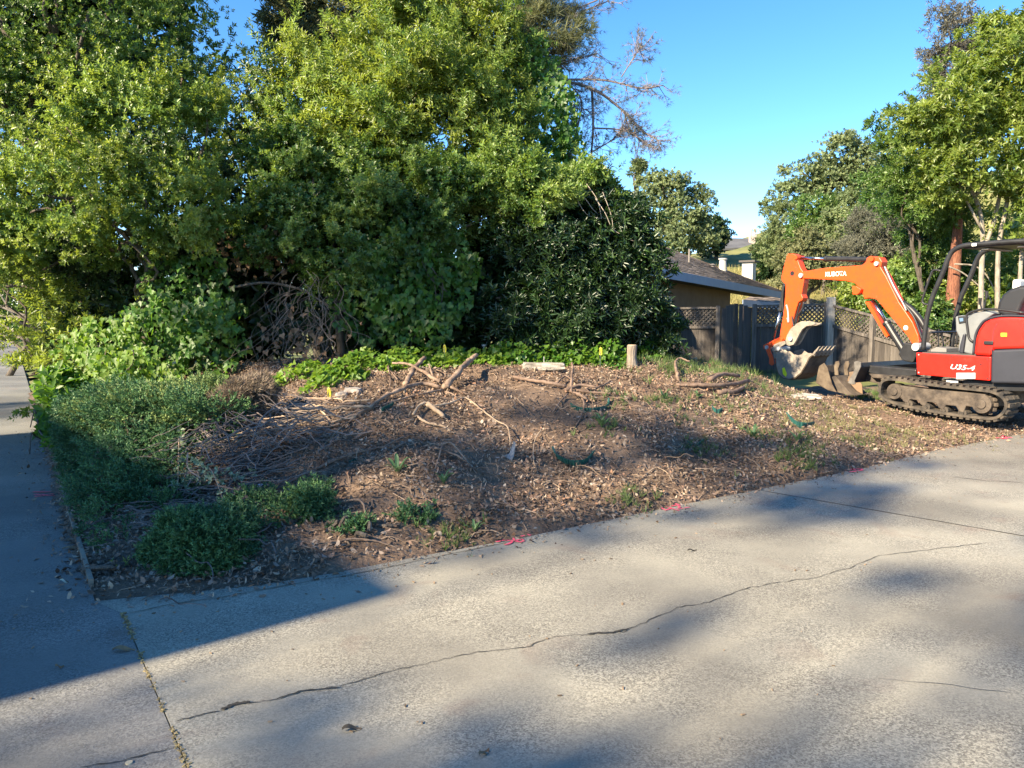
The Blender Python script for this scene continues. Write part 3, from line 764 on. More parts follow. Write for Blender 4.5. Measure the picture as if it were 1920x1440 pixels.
# dark counterweight panel
cw = prof([(1700, 872), (1920, 862), (2142, 872), (2150, 1000), (2120, 1110), (1690, 1102), (1692, 925)], LB)
b = MB(); ext(b, cw, -LB + 0.002, LB + 0.012); b.build('counterweight', M_dgrey, exc, bevel=0.03, seg=3)
# black underside skirt
sk = prof([(1500, 1080), (2100, 1112), (2090, 1160), (1640, 1150), (1500, 1110)], LB - 0.1)
b = MB(); ext(b, sk, -LB + 0.1, LB - 0.1); b.build('lower_skirt', M_blk, exc)
# dark seam trim round the hood edge
def ptube(pts, l, r_, m, name, parent=exc, n=10, k=5, l2=None):
    q = prof(pts, l) ; pp = [fr(s, l, z) for s, z in q]
    if l2 is not None: pp = [fr(s, l2, z) for s, z in q]
    b = MB(); b.tube(smooth_path(pp, k) if len(pp) > 2 else pp, r_, n); return b.build(name, m, parent, smooth=True)
ptube([(1568, 905), (1580, 790), (1598, 733), (1635, 678), (1678, 654), (1740, 639), (1830, 634), (1960, 640)], LB, 0.014, M_dgrey, 'seal')
# fuel cap, latch, stickers
s, z = pl(*z1(1678, 822), LB); b = MB(); b.box(fr(s, LB + 0.012, z), 0.12, 0.03, 0.05, (U, NL, Vector((0, 0, 1)))); b.build('latch', M_blk, exc, bevel=0.01)
def sticker(X0, Y0, X1, Y1, l, m, name='sticker'):
    q = prof([(X0, Y0), (X1, Y0), (X1, Y1), (X0, Y1)], l); b = MB(); ext(b, q, l + 0.001, l + 0.004); return b.build(name, m, exc)
sticker(1760, 754, 1802, 779, LB, M_yel)
sticker(1452, 1030, 1584, 1072, LB, mat('label_silver', (0.42, 0.40, 0.42), (0.5, 0.48, 0.5), scale=30, rough=0.5), 'plate')
sticker(1382, 1078, 1465, 1100, LB - 0.1, M_lgrey, 'plate')
s, z = pl(*z1(1622, 972), LB); b = MB(); b.tube([fr(s, LB, z), fr(s, LB + .006, z)], 0.012, 10); b.build('bolt', M_blk, exc)
def text3d(txt, X, Y, X2, Y2, l, hgt_px, m, name, shear=0.0, bold=0.0):
    q0 = prof([(X, Y)], l)[0]; q1 = prof([(X2, Y2)], l)[0]
    cu = bpy.data.curves.new(name, 'FONT'); cu.body = txt; cu.size = 1; cu.extrude = 0.0; cu.offset = bold; cu.shear = shear
    to = bpy.data.objects.new('tmp', cu); COL.objects.link(to)
    bpy.context.view_layer.update()
    me = bpy.data.meshes.new_from_object(to.evaluated_get(bpy.context.evaluated_depsgraph_get()))
    bpy.data.objects.remove(to)
    xs = [v.co.x for v in me.vertices]; ys = [v.co.y for v in me.vertices]
    x0, x1, y0, y1 = min(xs), max(xs), min(ys), max(ys)
    qh = prof([(X, Y - hgt_px)], l)[0]; h = qh[1] - q0[1]
    dirv = Vector((q1[0] - q0[0], q1[1] - q0[1]))
    for v in me.vertices:
        u_ = (v.co.x - x0) / (x1 - x0); w_ = (v.co.y - y0) / (y1 - y0)
        p = fr(q0[0] + dirv.x * u_, l + 0.006, q0[1] + dirv.y * u_ + h * w_) - exc.location
        v.co = p
    me.update()
    return link_mesh(name, me, m, exc)
text3d('U35-4', 1412, 1003, 1582, 1016, LB, 34, M_wht, 'model_lettering', shear=0.3, bold=0.008)

# boom, arm
LM = 0.10; HB = 0.085
boom = [(372, 362), (385, 335), (420, 328), (560, 306), (820, 286), (845, 262), (852, 236), (875, 222), (940, 232), (958, 262), (948, 300), (985, 360), (1030, 450), (1075, 540), (1120, 605), (1170, 680), (1208, 770), (1216, 815), (1196, 838), (1168, 832), (1130, 770), (1050, 678), (975, 590), (920, 522), (870, 512), (835, 518), (822, 480), (800, 440), (765, 408), (700, 394), (560, 385), (412, 378)]
b = MB(); ext(b, prof(boom, LM), LM - HB, LM + HB); bo = b.build('boom', M_or, exc, bevel=0.010)
text3d('KUBOTA', 546, 364, 692, 358, LM + HB, 32, M_wht, 'maker_lettering', bold=0.02)
# round mark near the foot
s, z = pl(*z1(1102, 718), LM + HB); b = MB()
b.tube([fr(s, LM + HB + .001, z), fr(s, LM + HB + 0.004, z)], 0.036, 16); b.build('round_sticker', M_wht, exc)
# work light bracket
b = MB(); ext(b, prof([(768, 430), (800, 432), (832, 452), (820, 478), (800, 492), (772, 488)], LM), LM + 0.02, LM + 0.16); b.build('light_bracket', M_or, exc, bevel=0.008)
arm = [(300, 208), (342, 207), (368, 222), (376, 262), (392, 305), (412, 335), (416, 372), (412, 410), (398, 488), (408, 512), (402, 528), (376, 542), (360, 590), (344, 650), (325, 745), (300, 800), (262, 806), (246, 785), (252, 735), (272, 630), (284, 500), (286, 420), (262, 396), (258, 370), (272, 306), (290, 245)]
b = MB(); ext(b, prof(arm, LM), LM - 0.075, LM + 0.075); b.build('arm', M_or, exc, bevel=0.010)
def pin(X, Y, l0, l1, r_, m=None, name='pin'):
    s, z = pl(*z1(X, Y), LM + 0.08); b = MB(); b.tube([fr(s, l0, z), fr(s, l1, z)], r_, 16); return b.build(name, m or M_lgrey, exc)
pin(381, 356, LM - 0.12, LM + 0.115, 0.040); pin(345, 232, LM - 0.11, LM + 0.105, 0.035, M_or); pin(872, 242, LM - 0.11, LM + 0.12, 0.040, M_or)
pin(905, 275, LM - 0.11, LM + 0.12, 0.035); pin(145, 853, LM - 0.10, LM + 0.12, 0.035); pin(232, 862, LM - 0.15, LM + 0.15, 0.040); pin(312, 795, LM - 0.12, LM + 0.13, 0.035); pin(1190, 850, LM - 0.16, LM + 0.17, 0.060)
pin(314, 342, LM - 0.074, LM + 0.078, 0.042, M_blk, 'arm_hole_disc')  # black disc stands in for the shade inside an open hole
def cyl(Xa, Ya, Xb, Yb, Xc, Yc, l, r1, r2, barrel=M_blk):
    """rod a->b, barrel b->c"""
    g_ = []
    for X, Y in ((Xa, Ya), (Xb, Yb), (Xc, Yc)):
        s, z = pl(*z1(X, Y), l); g_.append(fr(s, l, z))
    b = MB(); b.tube([g_[0], g_[1]], r1, 12); rod = b.build('hydraulic_rod', M_steel, exc, smooth=True)
    b = MB(); b.tube([g_[1], g_[2]], r2, 14); b.tube([g_[1], g_[1].lerp(g_[2], 0.06)], r2 * 1.2, 14); b.build('hydraulic_cylinder', barrel, exc, smooth=False)
cyl(372, 236, 545, 240, 850, 246, LM, 0.024, 0.040)
cyl(182, 805, 236, 600, 268, 415, LM, 0.024, 0.042)
cyl(872, 530, 965, 680, 1120, 930, LM, 0.030, 0.056)
b = MB(); ext(b, prof([(832, 540), (858, 536), (992, 772), (982, 784), (970, 775)], LM), LM - 0.05, LM + 0.05); b.build('cylinder_guard', M_or, exc)
# hoses
ptube([(950, 300), (1000, 410), (1060, 520), (1110, 580), (1160, 650), (1195, 740), (1215, 800)], LM + 0.04, 0.016, M_blk, 'hose')
ptube([(1080, 545), (1140, 590), (1200, 660), (1235, 720)], LM - 0.05, 0.045, M_blk, 'hose')
ptube([(955, 295), (1015, 425), (1080, 545), (1105, 600)], LM + 0.07, 0.010, M_lgrey, 'hose')
ptube([(395, 540), (385, 590), (350, 640), (340, 690), (325, 700), (315, 640)], LM + 0.08, 0.014, M_blk, 'hose')
ptube([(372, 545), (350, 620), (330, 690)], LM + 0.09, 0.010, M_blk, 'hose')
ptube([(275, 560), (285, 600), (290, 680), (282, 650)], LM + 0.085, 0.014, M_lgrey, 'hose')
ptube([(262, 420), (252, 480), (250, 560), (260, 640)], LM + 0.06, 0.012, M_blk, 'hose')
# bucket linkage
for l in (LM - 0.095, LM + 0.075):
    b = MB(); ext(b, prof([(138, 838), (250, 783), (275, 792), (268, 815), (160, 866), (142, 862)], LM), l, l + 0.022); b.build('link', M_or, exc, bevel=0.004)
    b = MB(); ext(b, prof([(155, 868), (178, 858), (205, 925), (212, 968), (195, 980), (178, 965), (180, 930)], LM), l, l + 0.022); b.build('link', M_or, exc, bevel=0.004)
b = MB(); ext(b, prof([(205, 862), (218, 835), (260, 815), (295, 808), (300, 830), (262, 852), (225, 882), (208, 880)], LM), LM + 0.10, LM + 0.125); b.build('link', M_bucket, exc, bevel=0.006)
# thumb
th_ = [(288, 812), (300, 770), (325, 725), (360, 692), (405, 672), (440, 676), (462, 684), (492, 684), (498, 694), (470, 704), (435, 708), (405, 730), (385, 765), (365, 805), (345, 835), (315, 845), (295, 835)]
for l in (LM - 0.10, LM + 0.04):
    b = MB(); ext(b, prof(th_, LM), l, l + 0.05); b.build('thumb', M_bucket, exc, bevel=0.008)
b = MB(); ext(b, prof([(330, 745), (360, 712), (400, 690), (430, 690), (400, 720), (370, 760), (345, 800), (330, 800)], LM), LM - 0.06, LM + 0.06); b.build('thumb', M_bucketd, exc)
# bucket : side cheeks and curved shell, width towards the far side
LBK = LM + 0.27; WBK = 0.50
cheek = [(210, 885), (262, 870), (300, 898), (345, 908), (400, 908), (438, 893), (462, 900), (430, 925), (400, 985), (372, 1030), (335, 1060), (292, 1074), (252, 1064), (222, 1035), (206, 985), (203, 930)]
cq = prof(cheek, LBK)
for l in (LBK - 0.022, LBK - WBK):
    b = MB(); ext(b, cq, l, l + 0.022); b.build('bucket_cheek', M_bucket, exc, bevel=0.004)
shell = prof([(206, 930), (206, 985), (222, 1035), (252, 1064), (292, 1074), (335, 1060), (372, 1030), (400, 985), (430, 925), (466, 893)], LBK)
b = MB(); n_ = len(shell); th = 0.018; vs = []
for i in range(n_):
    t = Vector((shell[min(i + 1, n_ - 1)][0] - shell[max(i - 1, 0)][0], shell[min(i + 1, n_ - 1)][1] - shell[max(i - 1, 0)][1])).normalized(); nn = Vector((-t.y, t.x))
    for k_, l in ((0, LBK), (0, LBK - WBK), (1, LBK - WBK), (1, LBK)):
        vs.append(fr(shell[i][0] + nn.x * th * k_, l - (0.022 if k_ == 0 and l == LBK else 0) * 1.0, shell[i][1] + nn.y * th * k_))
fs = []
for i in range(n_ - 1):
    for k_ in range(4):
        k2 = (k_ + 1) % 4; fs.append((i * 4 + k_, (i + 1) * 4 + k_, (i + 1) * 4 + k2, i * 4 + k2))
b.add(vs, fs + [(0, 1, 2, 3), (n_ * 4 - 4, n_ * 4 - 3, n_ * 4 - 2, n_ * 4 - 1)]); b.build('bucket_shell', M_bucketd, exc)
s0, zz0 = shell[-1]; s9, z9 = shell[-3]
td = Vector((s0 - s9, zz0 - z9)).normalized()
b = MB(); b.box(fr(s0, LBK - WBK / 2, zz0), 0.09, WBK, 0.03, (U * td.x + Vector((0, 0, td.y)), NL, (U * -td.y + Vector((0, 0, td.x))))); b.build('cutting_edge', M_bucket, exc)
for k in range(5):
    l = LBK - 0.04 - k * (WBK - 0.08) / 4; a3 = U * td.x + Vector((0, 0, td.y)); c3 = U * -td.y + Vector((0, 0, td.x)); base = fr(s0, l, zz0)
    b = MB(); p = [base - a3 * 0.05 + c3 * 0.03, base - a3 * 0.05 - c3 * 0.03, base + a3 * 0.14 - c3 * 0.008, base + a3 * 0.14 + c3 * 0.002]
    b.prism([q + NL * 0.025 for q in p], NL * -0.05); b.build('tooth', M_bucket, exc, bevel=0.004)
for l in (LM - 0.085, LM + 0.065):
    b = MB(); ext(b, prof([(205, 880), (218, 850), (245, 850), (280, 880), (310, 905), (210, 930)], LM), l, l + 0.02); b.build('bucket_ear', M_bucket, exc)
b = MB(); q = prof([(246, 998), (262, 992), (280, 1040), (272, 1058), (252, 1040)], LBK); ext(b, q, LBK + 0.001, LBK + 0.004); b.build('sticker', mat('hivis_yellow', (0.75, 0.80, 0.02), rough=0.5), exc)

# blade and its arms
bl = prof([(742, 955), (765, 948), (790, 958), (788, 990), (765, 1040), (745, 1085), (748, 1108), (730, 1112), (700, 1100), (712, 1070), (735, 1035), (745, 1000)], LT)
b = MB(); ext(b, bl, LT - 0.03, LT); b.build('blade_end', mat('blade_grey', (0.08, 0.073, 0.066), (0.16, 0.145, 0.13), scale=10, rough=0.8), exc, bevel=0.006)
bs = prof([(752, 962), (770, 962), (775, 995), (752, 1040), (735, 1085), (738, 1100), (722, 1100), (728, 1065), (748, 1010)], LT)
b = MB(); ext(b, bs, -LT, LT - 0.03); b.build('blade', M_blk, exc, bevel=0.008)
for l in (0.42, -0.50):
    q = prof([(775, 1020), (775, 1075), (1010, 1130), (1010, 1085)], 0.5); b = MB(); ext(b, q, l, l + 0.08); b.build('blade_arm', M_mud, exc, bevel=0.01)
q = prof([(790, 972), (1172, 1008), (1172, 1050), (1010, 1062), (850, 1032), (780, 1020)], 0.55); b = MB(); ext(b, q, 0.30, 0.55); b.build('frame_beam', M_blk, exc, bevel=0.015)
q = prof([(848, 1035), (900, 1040), (1110, 1055), (1220, 1075), (1200, 1092), (1000, 1075), (880, 1065)], 0.6); b = MB(); ext(b, q, 0.35, 0.62); b.build('mud_step', M_mud, exc, bevel=0.01)
for X, Y in ((1192, 905), (1192, 1028), (1420, 918), (1668, 940), (1668, 1068)):
    s, z = pl(*z1(X, Y), LB); b = MB(); b.tube([fr(s, LB, z), fr(s, LB + .007, z)], 0.010, 8); b.build('bolt', M_lgrey if X < 1300 else M_blk, exc)
ptube([(1700, 905), (1698, 870), (1702, 800), (1712, 735), (1735, 690)], LB, 0.004, M_dgrey, 'panel_seam')
# swing bracket
q = prof([(1120, 820), (1200, 830), (1225, 880), (1180, 960), (1110, 945), (1080, 900)], LM); b = MB(); ext(b, q, LM - 0.13, LM + 0.13); b.build('swing_bracket', M_blk, exc, bevel=0.02)

# canopy
LC = 0.50; LC2 = -0.30
def post2(pts, r_, name='canopy_post'):
    q = prof(pts, LC)
    for l in (LC, LC2):
        b = MB(); b.tube(smooth_path([fr(s, l, z) for s, z in q], 5), r_, 12); b.build(name, M_blk, exc, smooth=True)
    return q
cp = post2([(1222, 872), (1232, 760), (1250, 640), (1285, 510), (1325, 415), (1365, 320), (1392, 245), (1420, 195), (1462, 165), (1520, 148), (1650, 136), (1800, 124), (1960, 116), (2080, 112)], 0.034)
rear = post2([(2080, 112), (2110, 150), (2105, 400), (2090, 680)], 0.034)
roofq = prof([(1480, 152), (1520, 140), (1650, 128), (1800, 116), (1960, 108), (2090, 104), (2095, 128), (1960, 136), (1800, 148), (1650, 160), (1500, 172)], LC)
b = MB(); ext(b, roofq, LC2, LC); b.build('canopy_roof', M_blk, exc, bevel=0.012)
zr_ = min(z for s, z in roofq) - 0.004
rs = [s for s, z in roofq]; smx, smn = max(rs), min(rs)
M_strip = mat('roof_strip', (0.25, 0.23, 0.21), rough=0.7)
for k, ss in enumerate((smx - 0.30, smx - 0.75)):
    zl = roofq[-1][1] + (roofq[6][1] - roofq[-1][1]) * ((smx - ss) / (smx - smn))
    b = MB(); b.box(fr(ss, (LC + LC2) / 2, zl - 0.02), 0.09, LC - LC2 - 0.1, 0.012, (U, NL, Vector((0, 0, 1)))); b.build('roof_strip', M_strip, exc)
b = MB(); q = prof([(1568, 136), (1600, 133), (1600, 152), (1568, 155)], LC); ext(b, q, LC + 0.034, LC + 0.038); b.build('sticker', M_wht, exc)
# cross tubes and handrails
s, z = cp[4]; 
b = MB(); b.tube([fr(cp[3][0], LC, cp[3][1] - 0.5), fr(cp[3][0], LC2, cp[3][1] - 0.5)], 0.016, 8); b.build('cross_tube', M_blk, exc)
ptube([(1345, 325), (1300, 318), (1278, 340), (1262, 390), (1240, 450), (1218, 520), (1222, 548), (1258, 560)], LC, 0.014, M_blk, 'grab_handle')
ptube([(1440, 600), (1400, 660), (1350, 720), (1325, 770), (1318, 840)], LC, 0.020, M_blk, 'grab_handle', l2=LC2 + 0.25)
ptube([(1440, 600), (1425, 690), (1410, 780), (1390, 850)], LC, 0.032, M_blk, 'front_strut', l2=LC2 + 0.25)
ptube([(1568, 815), (1540, 790), (1528, 720), (1522, 640), (1560, 608), (1650, 590), (1780, 596), (1920, 615)], LC, 0.016, M_blk, 'lever_guard')
# console, levers, seat
q = prof([(1470, 880), (1480, 790), (1455, 740), (1450, 640), (1500, 630), (1535, 650), (1580, 612), (1660, 600), (1720, 620), (1640, 680), (1600, 740), (1572, 905)], 0.45)
b = MB(); ext(b, q, 0.22, 0.48); b.build('console', M_grey, exc, bevel=0.02, seg=3)
q = prof([(1462, 640), (1508, 636), (1512, 682), (1470, 690)], 0.49); b = MB(); ext(b, q, 0.484, 0.494); b.build('display', M_blk, exc, bevel=0.003)
q = prof([(1474, 652), (1500, 650), (1502, 672), (1478, 676)], 0.49); b = MB(); ext(b, q, 0.496, 0.499); b.build('screen', mat('screen_blue', (0.12, 0.2, 0.3), rough=0.2), exc)
q = prof([(1470, 890), (1480, 830), (1500, 760), (1520, 760), (1500, 900)], 0.5); b = MB(); ext(b, q, 0.30, 0.52); b.build('console_base', M_dgrey, exc, bevel=0.02)
seatb = prof([(1785, 590), (1795, 540), (1825, 490), (1870, 455), (1940, 430), (2000, 425), (2010, 470), (1960, 560), (1930, 640), (1840, 640), (1790, 620)], 0.1)
b = MB(); ext(b, seatb, -0.15, 0.33); b.build('seat_backrest', M_seat, exc, bevel=0.05, seg=4)
sp = pl(*z1(1880, 420), 0.1); b = MB(); b.box(fr(sp[0] - 0.02, 0.09, sp[1]), 0.10, 0.26, 0.14, (U, NL, Vector((0, 0, 1)))); b.build('headrest', mat('headrest_white', (0.65, 0.63, 0.6), rough=0.8), exc, bevel=0.03, seg=3)
sp = pl(*z1(1740, 680), 0.1); b = MB(); b.box(fr(sp[0] - 0.05, 0.09, sp[1]), 0.50, 0.48, 0.14, (U, NL, Vector((0, 0, 1)))); b.build('seat_cushion', M_seat, exc, bevel=0.04, seg=3)
for (X0, Y0, X1, Y1, l) in ((1640, 600, 1660, 500, 0.40), (1630, 600, 1615, 545, -0.2), (1330, 850, 1325, 760, 0.15), (1365, 850, 1350, 765, 0.05)):
    s0_, z0_ = pl(*z1(X0, Y0), l); s1_, z1_ = pl(*z1(X1, Y1), l); b = MB(); b.tube([fr(s0_, l, z0_), fr(s1_, l, z1_)], 0.010, 8); b.tube([fr(s1_, l, z1_ - 0.03), fr(s1_, l, z1_ + 0.07)], [0.018, 0.024], 10); b.build('lever', M_blk, exc)
b = MB(); q = prof([(1310, 868), (1350, 850), (1420, 860), (1420, 885), (1310, 885)], 0.2); ext(b, q, 0.0, 0.35); b.build('pedal', mat('pedal_grey', (0.2, 0.19, 0.18), rough=0.6), exc, bevel=0.005)
# spare bucket on the ground
sbk = thing('spare_bucket', tuple(fr(3.0, 0.2, 0.15)), 'brown steel digging bucket set on the ground before the excavator blade', 'bucket')
LS = 0.55
def sprof(pts, l): return prof(pts, l)
def add_sb(pts, l0, l1, m, nm):
    b = MB(); ext(b, sprof(pts, LS), l0, l1); return b.build(nm, m, sbk, bevel=0.006)
add_sb([(490, 1030), (500, 985), (535, 960), (560, 1000), (575, 1060), (590, 1110), (620, 1165), (560, 1150), (500, 1110), (478, 1100)], LS - 0.02, LS, M_bucketd, 'bucket_cheek')
add_sb([(490, 1030), (500, 985), (515, 980), (515, 1030), (505, 1090), (540, 1135), (620, 1165), (560, 1155), (478, 1105)], LS - 0.45, LS - 0.02, M_bucketd, 'bucket_shell')
add_sb([(640, 1030), (672, 1025), (690, 1060), (730, 1120), (735, 1185), (690, 1160), (650, 1110), (630, 1090)], LS - 0.28, LS - 0.26, mat('bucket_tan', (0.22, 0.14, 0.085), (0.14, 0.10, 0.07), rough=0.8, scale=5), 'bucket_cheek')
add_sb([(575, 1060), (600, 1050), (640, 1100), (700, 1165), (738, 1188), (690, 1185), (620, 1168)], LS - 0.45, LS - 0.05, M_mud, 'bucket_shell')
for k in range(2):
    X = 560 + k * 55
    add_sb([(X, 990), (X + 10, 955), (X + 32, 950), (X + 38, 975), (X + 26, 1010), (X + 30, 1050), (X + 5, 1050)], LS - 0.2 - k * 0.05, LS - 0.17 - k * 0.05, M_bucketd, 'bucket_ear')
# ================================================= vegetation tools
def nrm(a): return a / np.maximum(np.linalg.norm(a, axis=-1, keepdims=True), 1e-9)
def leaf4(n, L_, W_, axis, spread=55, fold=0.25, seed=1, curl=0.15, start=0.15):
    """sprig of n leaves round a short axis: 4 verts, 2 triangles each"""
    r = np.random.default_rng(seed); V = []; Fc = []
    for i in range(n):
        t = start + (1 - start) * i / max(n - 1, 1); ph = i * 2.4 + r.uniform(-.4, .4)
        sp = math.radians(spread * (1.15 - 0.65 * t) + r.uniform(-14, 14))
        d_ = np.array([math.cos(ph) * math.sin(sp), math.sin(ph) * math.sin(sp), math.cos(sp)])
        up = np.array([-math.cos(ph) * math.cos(sp), -math.sin(ph) * math.cos(sp), math.sin(sp)])
        sd = np.cross(d_, up); l = L_ * r.uniform(.75, 1.15); w = W_ * r.uniform(.8, 1.2)
        b0 = np.array([0, 0, axis * t]); k = len(V)
        V += [b0, b0 + d_ * l * .52 + sd * w / 2 + up * w * fold, b0 + d_ * l - up * l * curl, b0 + d_ * l * .52 - sd * w / 2 + up * w * fold]
        Fc += [(k, k + 1, k + 2), (k, k + 2, k + 3)]
    return np.array(V), np.array(Fc)
def needles(n, L_, W_, axis, spread=35, seed=1):
    r = np.random.default_rng(seed); V = []; Fc = []
    for i in range(n):
        t = i / max(n - 1, 1); ph = i * 2.4 + r.uniform(-.5, .5); sp = math.radians(spread * r.uniform(.5, 1.3))
        d_ = np.array([math.cos(ph) * math.sin(sp), math.sin(ph) * math.sin(sp), math.cos(sp)])
        sd = nrm(np.cross(d_, r.normal(size=3))); l = L_ * r.uniform(.7, 1.2); b0 = np.array([0, 0, axis * t]); k = len(V)
        V += [b0 - sd * W_ / 2, b0 + sd * W_ / 2, b0 + d_ * l]; Fc += [(k, k + 1, k + 2)]
    return np.array(V), np.array(Fc)
def ivy_t():
    pts = [(0, 0), (-.32, -.12), (-.52, .22), (-.30, .45), (0, 1.0), (.30, .45), (.52, .22), (.32, -.12)]
    V = np.array([(x, (abs(x) * .25 - .1 * y * y), y) for x, y in pts])
    Fc = np.array([(0, 1, 2), (0, 2, 3), (0, 3, 4), (0, 4, 5), (0, 5, 6), (0, 6, 7)])
    return V * np.array([.95, 1, .85]), Fc
def scatter(T, pos, ax, sc, nv=None, r=None):
    """copies of template T (verts, tris) with +Z along ax; nv = wanted normal (+Y)"""
    r = r or rng
    V, Fc = T; N = len(pos)
    ax = nrm(ax)
    if nv is None: nv = r.normal(size=(N, 3))
    x = nrm(np.cross(nv, ax)); y = np.cross(ax, x)
    Rm = np.stack([x, y, ax], axis=2)
    out = np.einsum('nij,vj->nvi', Rm, V) * np.asarray(sc).reshape(-1, 1, 1) + pos[:, None, :]
    Fo = (Fc[None, :, :] + (np.arange(N) * len(V))[:, None, None]).reshape(-1, 3)
    return out.reshape(-1, 3), Fo
TRIS = [0]
def merge(lst):
    Vs, Fs, k = [], [], 0
    for V, Fc in lst: Vs.append(V); Fs.append(Fc + k); k += len(V)
    return np.concatenate(Vs), np.concatenate(Fs)
def leaf_obj(name, VF, m, parent=None, kind='stuff'):
    V, Fc = VF
    if parent is not None: V = V - np.array(parent.location)
    TRIS[0] += len(Fc)
    o = link_mesh(name, np_mesh(name, V, Fc), m, parent)
    if kind: o['kind'] = kind
    return o
def blob(px, py, d, r):
    """ellipsoid: centre at a pixel and distance, radii in metres (x, y, z)"""
    p = P(px, py, d)
    if not isinstance(r, tuple): r = (r, r * .8, r)
    return (np.array(p), np.array(r, float))
def sample_crown(blobs, n, lumps=26, lr=0.32, front=0.65, r=None, flat=0.75, shell=0.35):
    """points clustered into leaf clumps over the outside of the blobs. returns pos, axis"""
    r = r or rng
    LC_, LR, LO = [], [], []
    vol = np.array([b[1][0] * b[1][2] + .05 for b in blobs]); cnt = np.maximum(3, (lumps * len(blobs) * vol / vol.sum()).astype(int))
    for (c, rad), k in zip(blobs, cnt):
        dd = nrm(r.normal(size=(k, 3)))
        fl = dd[:, 1] > 0.25; dd[fl & (r.random(k) < front), 1] *= -1
        q = c + dd * rad * r.uniform(.55, 1.0, size=(k, 1))
        LC_.append(q); LR.append(rad.mean() * lr * r.uniform(.55, 1.45, size=k)); LO.append(dd)
    LC_ = np.concatenate(LC_); LR = np.concatenate(LR); LO = np.concatenate(LO)
    w = LR ** 2 * r.uniform(.3, 1.7, len(LR)); w /= w.sum()
    idx = r.choice(len(LC_), size=n, p=w)
    shp = r.uniform(.6, 1.6, size=(len(LC_), 3))
    d_ = nrm(r.normal(size=(n, 3)) + LO[idx] * .5)
    rr = LR[idx] * (r.random(n) ** .5) * r.uniform(.7, 1.35, n)
    pos = LC_[idx] + d_ * rr[:, None] * np.array([1.15, 1, flat]) * shp[idx]
    ax = d_ * .7 + LO[idx] * .45 + np.array([0, -.1, .38]) + r.normal(size=(n, 3)) * .32
    nv = int(n * .14); bw = vol / vol.sum(); bi = r.choice(len(blobs), nv, p=bw)
    BC = np.array([b[0] for b in blobs])[bi]; BR = np.array([b[1] for b in blobs])[bi]
    dv = nrm(r.normal(size=(nv, 3))); dv[(dv[:, 1] > 0.3) & (r.random(nv) < front), 1] *= -1
    pos[:nv] = BC + dv * BR * (r.uniform(.35, 1.0, (nv, 1)) ** .6) * (1 + .18 * np.sin(dv[:, :1] * 9 + dv[:, 2:3] * 7)); ax[:nv] = dv + np.array([0, -.1, .4]) + r.normal(size=(nv, 3)) * .4
    keep = ~((pos[:, 2] < 2.1) & (pos[:, 0] < path_x(pos[:, 1]) + .04) & (pos[:, 1] > 3.5) & (pos[:, 1] < 30))
    return pos[keep], ax[keep], (LC_, LR, LO)
def sprays(lum, n, length, per, r=None, up=.35, side=0.0):
    """shoots that stick out of the clumps"""
    r = r or rng; LC_, LR, LO = lum
    idx = r.integers(0, len(LC_), n); o = nrm(LO[idx] + r.normal(size=(n, 3)) * .45 + np.array([side, -.25, up]))
    P0 = LC_[idx] + o * LR[idx][:, None] * .7
    ps, axs, sc = [], [], []
    L_ = length * r.uniform(.5, 1.2, n)
    for k in range(per):
        t = k / (per - 1)
        ps.append(P0 + o * (L_ * t)[:, None] + np.array([0, 0, -.12]) * (L_ * t * t)[:, None] + r.normal(size=(n, 3)) * .02)
        axs.append(o + r.normal(size=(n, 3)) * .35 + np.array([0, 0, .2])); sc.append(np.full(n, 1.15 - .45 * t))
    return np.concatenate(ps), np.concatenate(axs), np.concatenate(sc)
def limbs(mb, base, targets, r0, bend=.12, n=5, rs=None):
    for t in targets:
        t = Vector(t); base = Vector(base); pts = []
        for k in range(n + 1):
            f = k / n; q = base.lerp(t, f) + Vector((random.gauss(0, bend), random.gauss(0, bend), random.gauss(0, bend) + bend * 2 * f * (1 - f))) * (1 if 0 < k < n else 0); pts.append(q)
        pts = smooth_path(pts, 3); m_ = len(pts); mb.tube(pts, [r0 * (1 - .8 * i / m_) + .004 for i in range(m_)], 6)
M_bark = mat('bark', (0.07, 0.055, 0.042), (0.15, 0.125, 0.10), scale=6, rough=0.95, bump=0.8, bscale=18, stretch=(4, 4, 1))
M_barkpale = mat('pale_bark', (0.19, 0.16, 0.125), (0.37, 0.32, 0.255), scale=4, rough=0.9, bump=0.5, bscale=18, stretch=(3, 3, 1))
M_barkred = mat('red_bark', (0.11, 0.042, 0.026), (0.27, 0.11, 0.062), scale=7, rough=0.95, bump=1.0, bscale=12, stretch=(5, 5, 1), detail=8)
def foliage(name, c1, c2, tcol=None, trans=.3, isl=.35, hue=.018, rough=.37, scale=1.3, spec=.5):
    return mat(name, c1, c2, scale=scale, rough=rough, island=isl, hue=hue, trans=trans, tcol=tcol, spec=spec, world_co=True, detail=2)
F_dark_shade = foliage('leaf_dark_shade', (0.013, 0.034, 0.012), (0.036, 0.074, 0.020), (0.07, 0.15, 0.02), .15)  # dark leaves, lowered further to put the shade of the hollows into colour
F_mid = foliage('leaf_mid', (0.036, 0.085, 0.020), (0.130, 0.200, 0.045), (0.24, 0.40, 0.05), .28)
F_sprig = foliage('leaf_sprig', (0.100, 0.175, 0.036), (0.22, 0.295, 0.075), (0.38, 0.52, 0.07), .35)
F_yel = foliage('leaf_yellow', (0.075, 0.125, 0.024), (0.205, 0.255, 0.052), (0.44, 0.54, 0.06), .37)
F_olive = foliage('leaf_olive', (0.115, 0.130, 0.055), (0.185, 0.190, 0.085), (0.26, 0.28, 0.09), .25, rough=.6)
F_grey = foliage('leaf_grey', (0.13, 0.135, 0.10), (0.20, 0.20, 0.15), (0.2, 0.2, 0.1), .2, rough=.7)
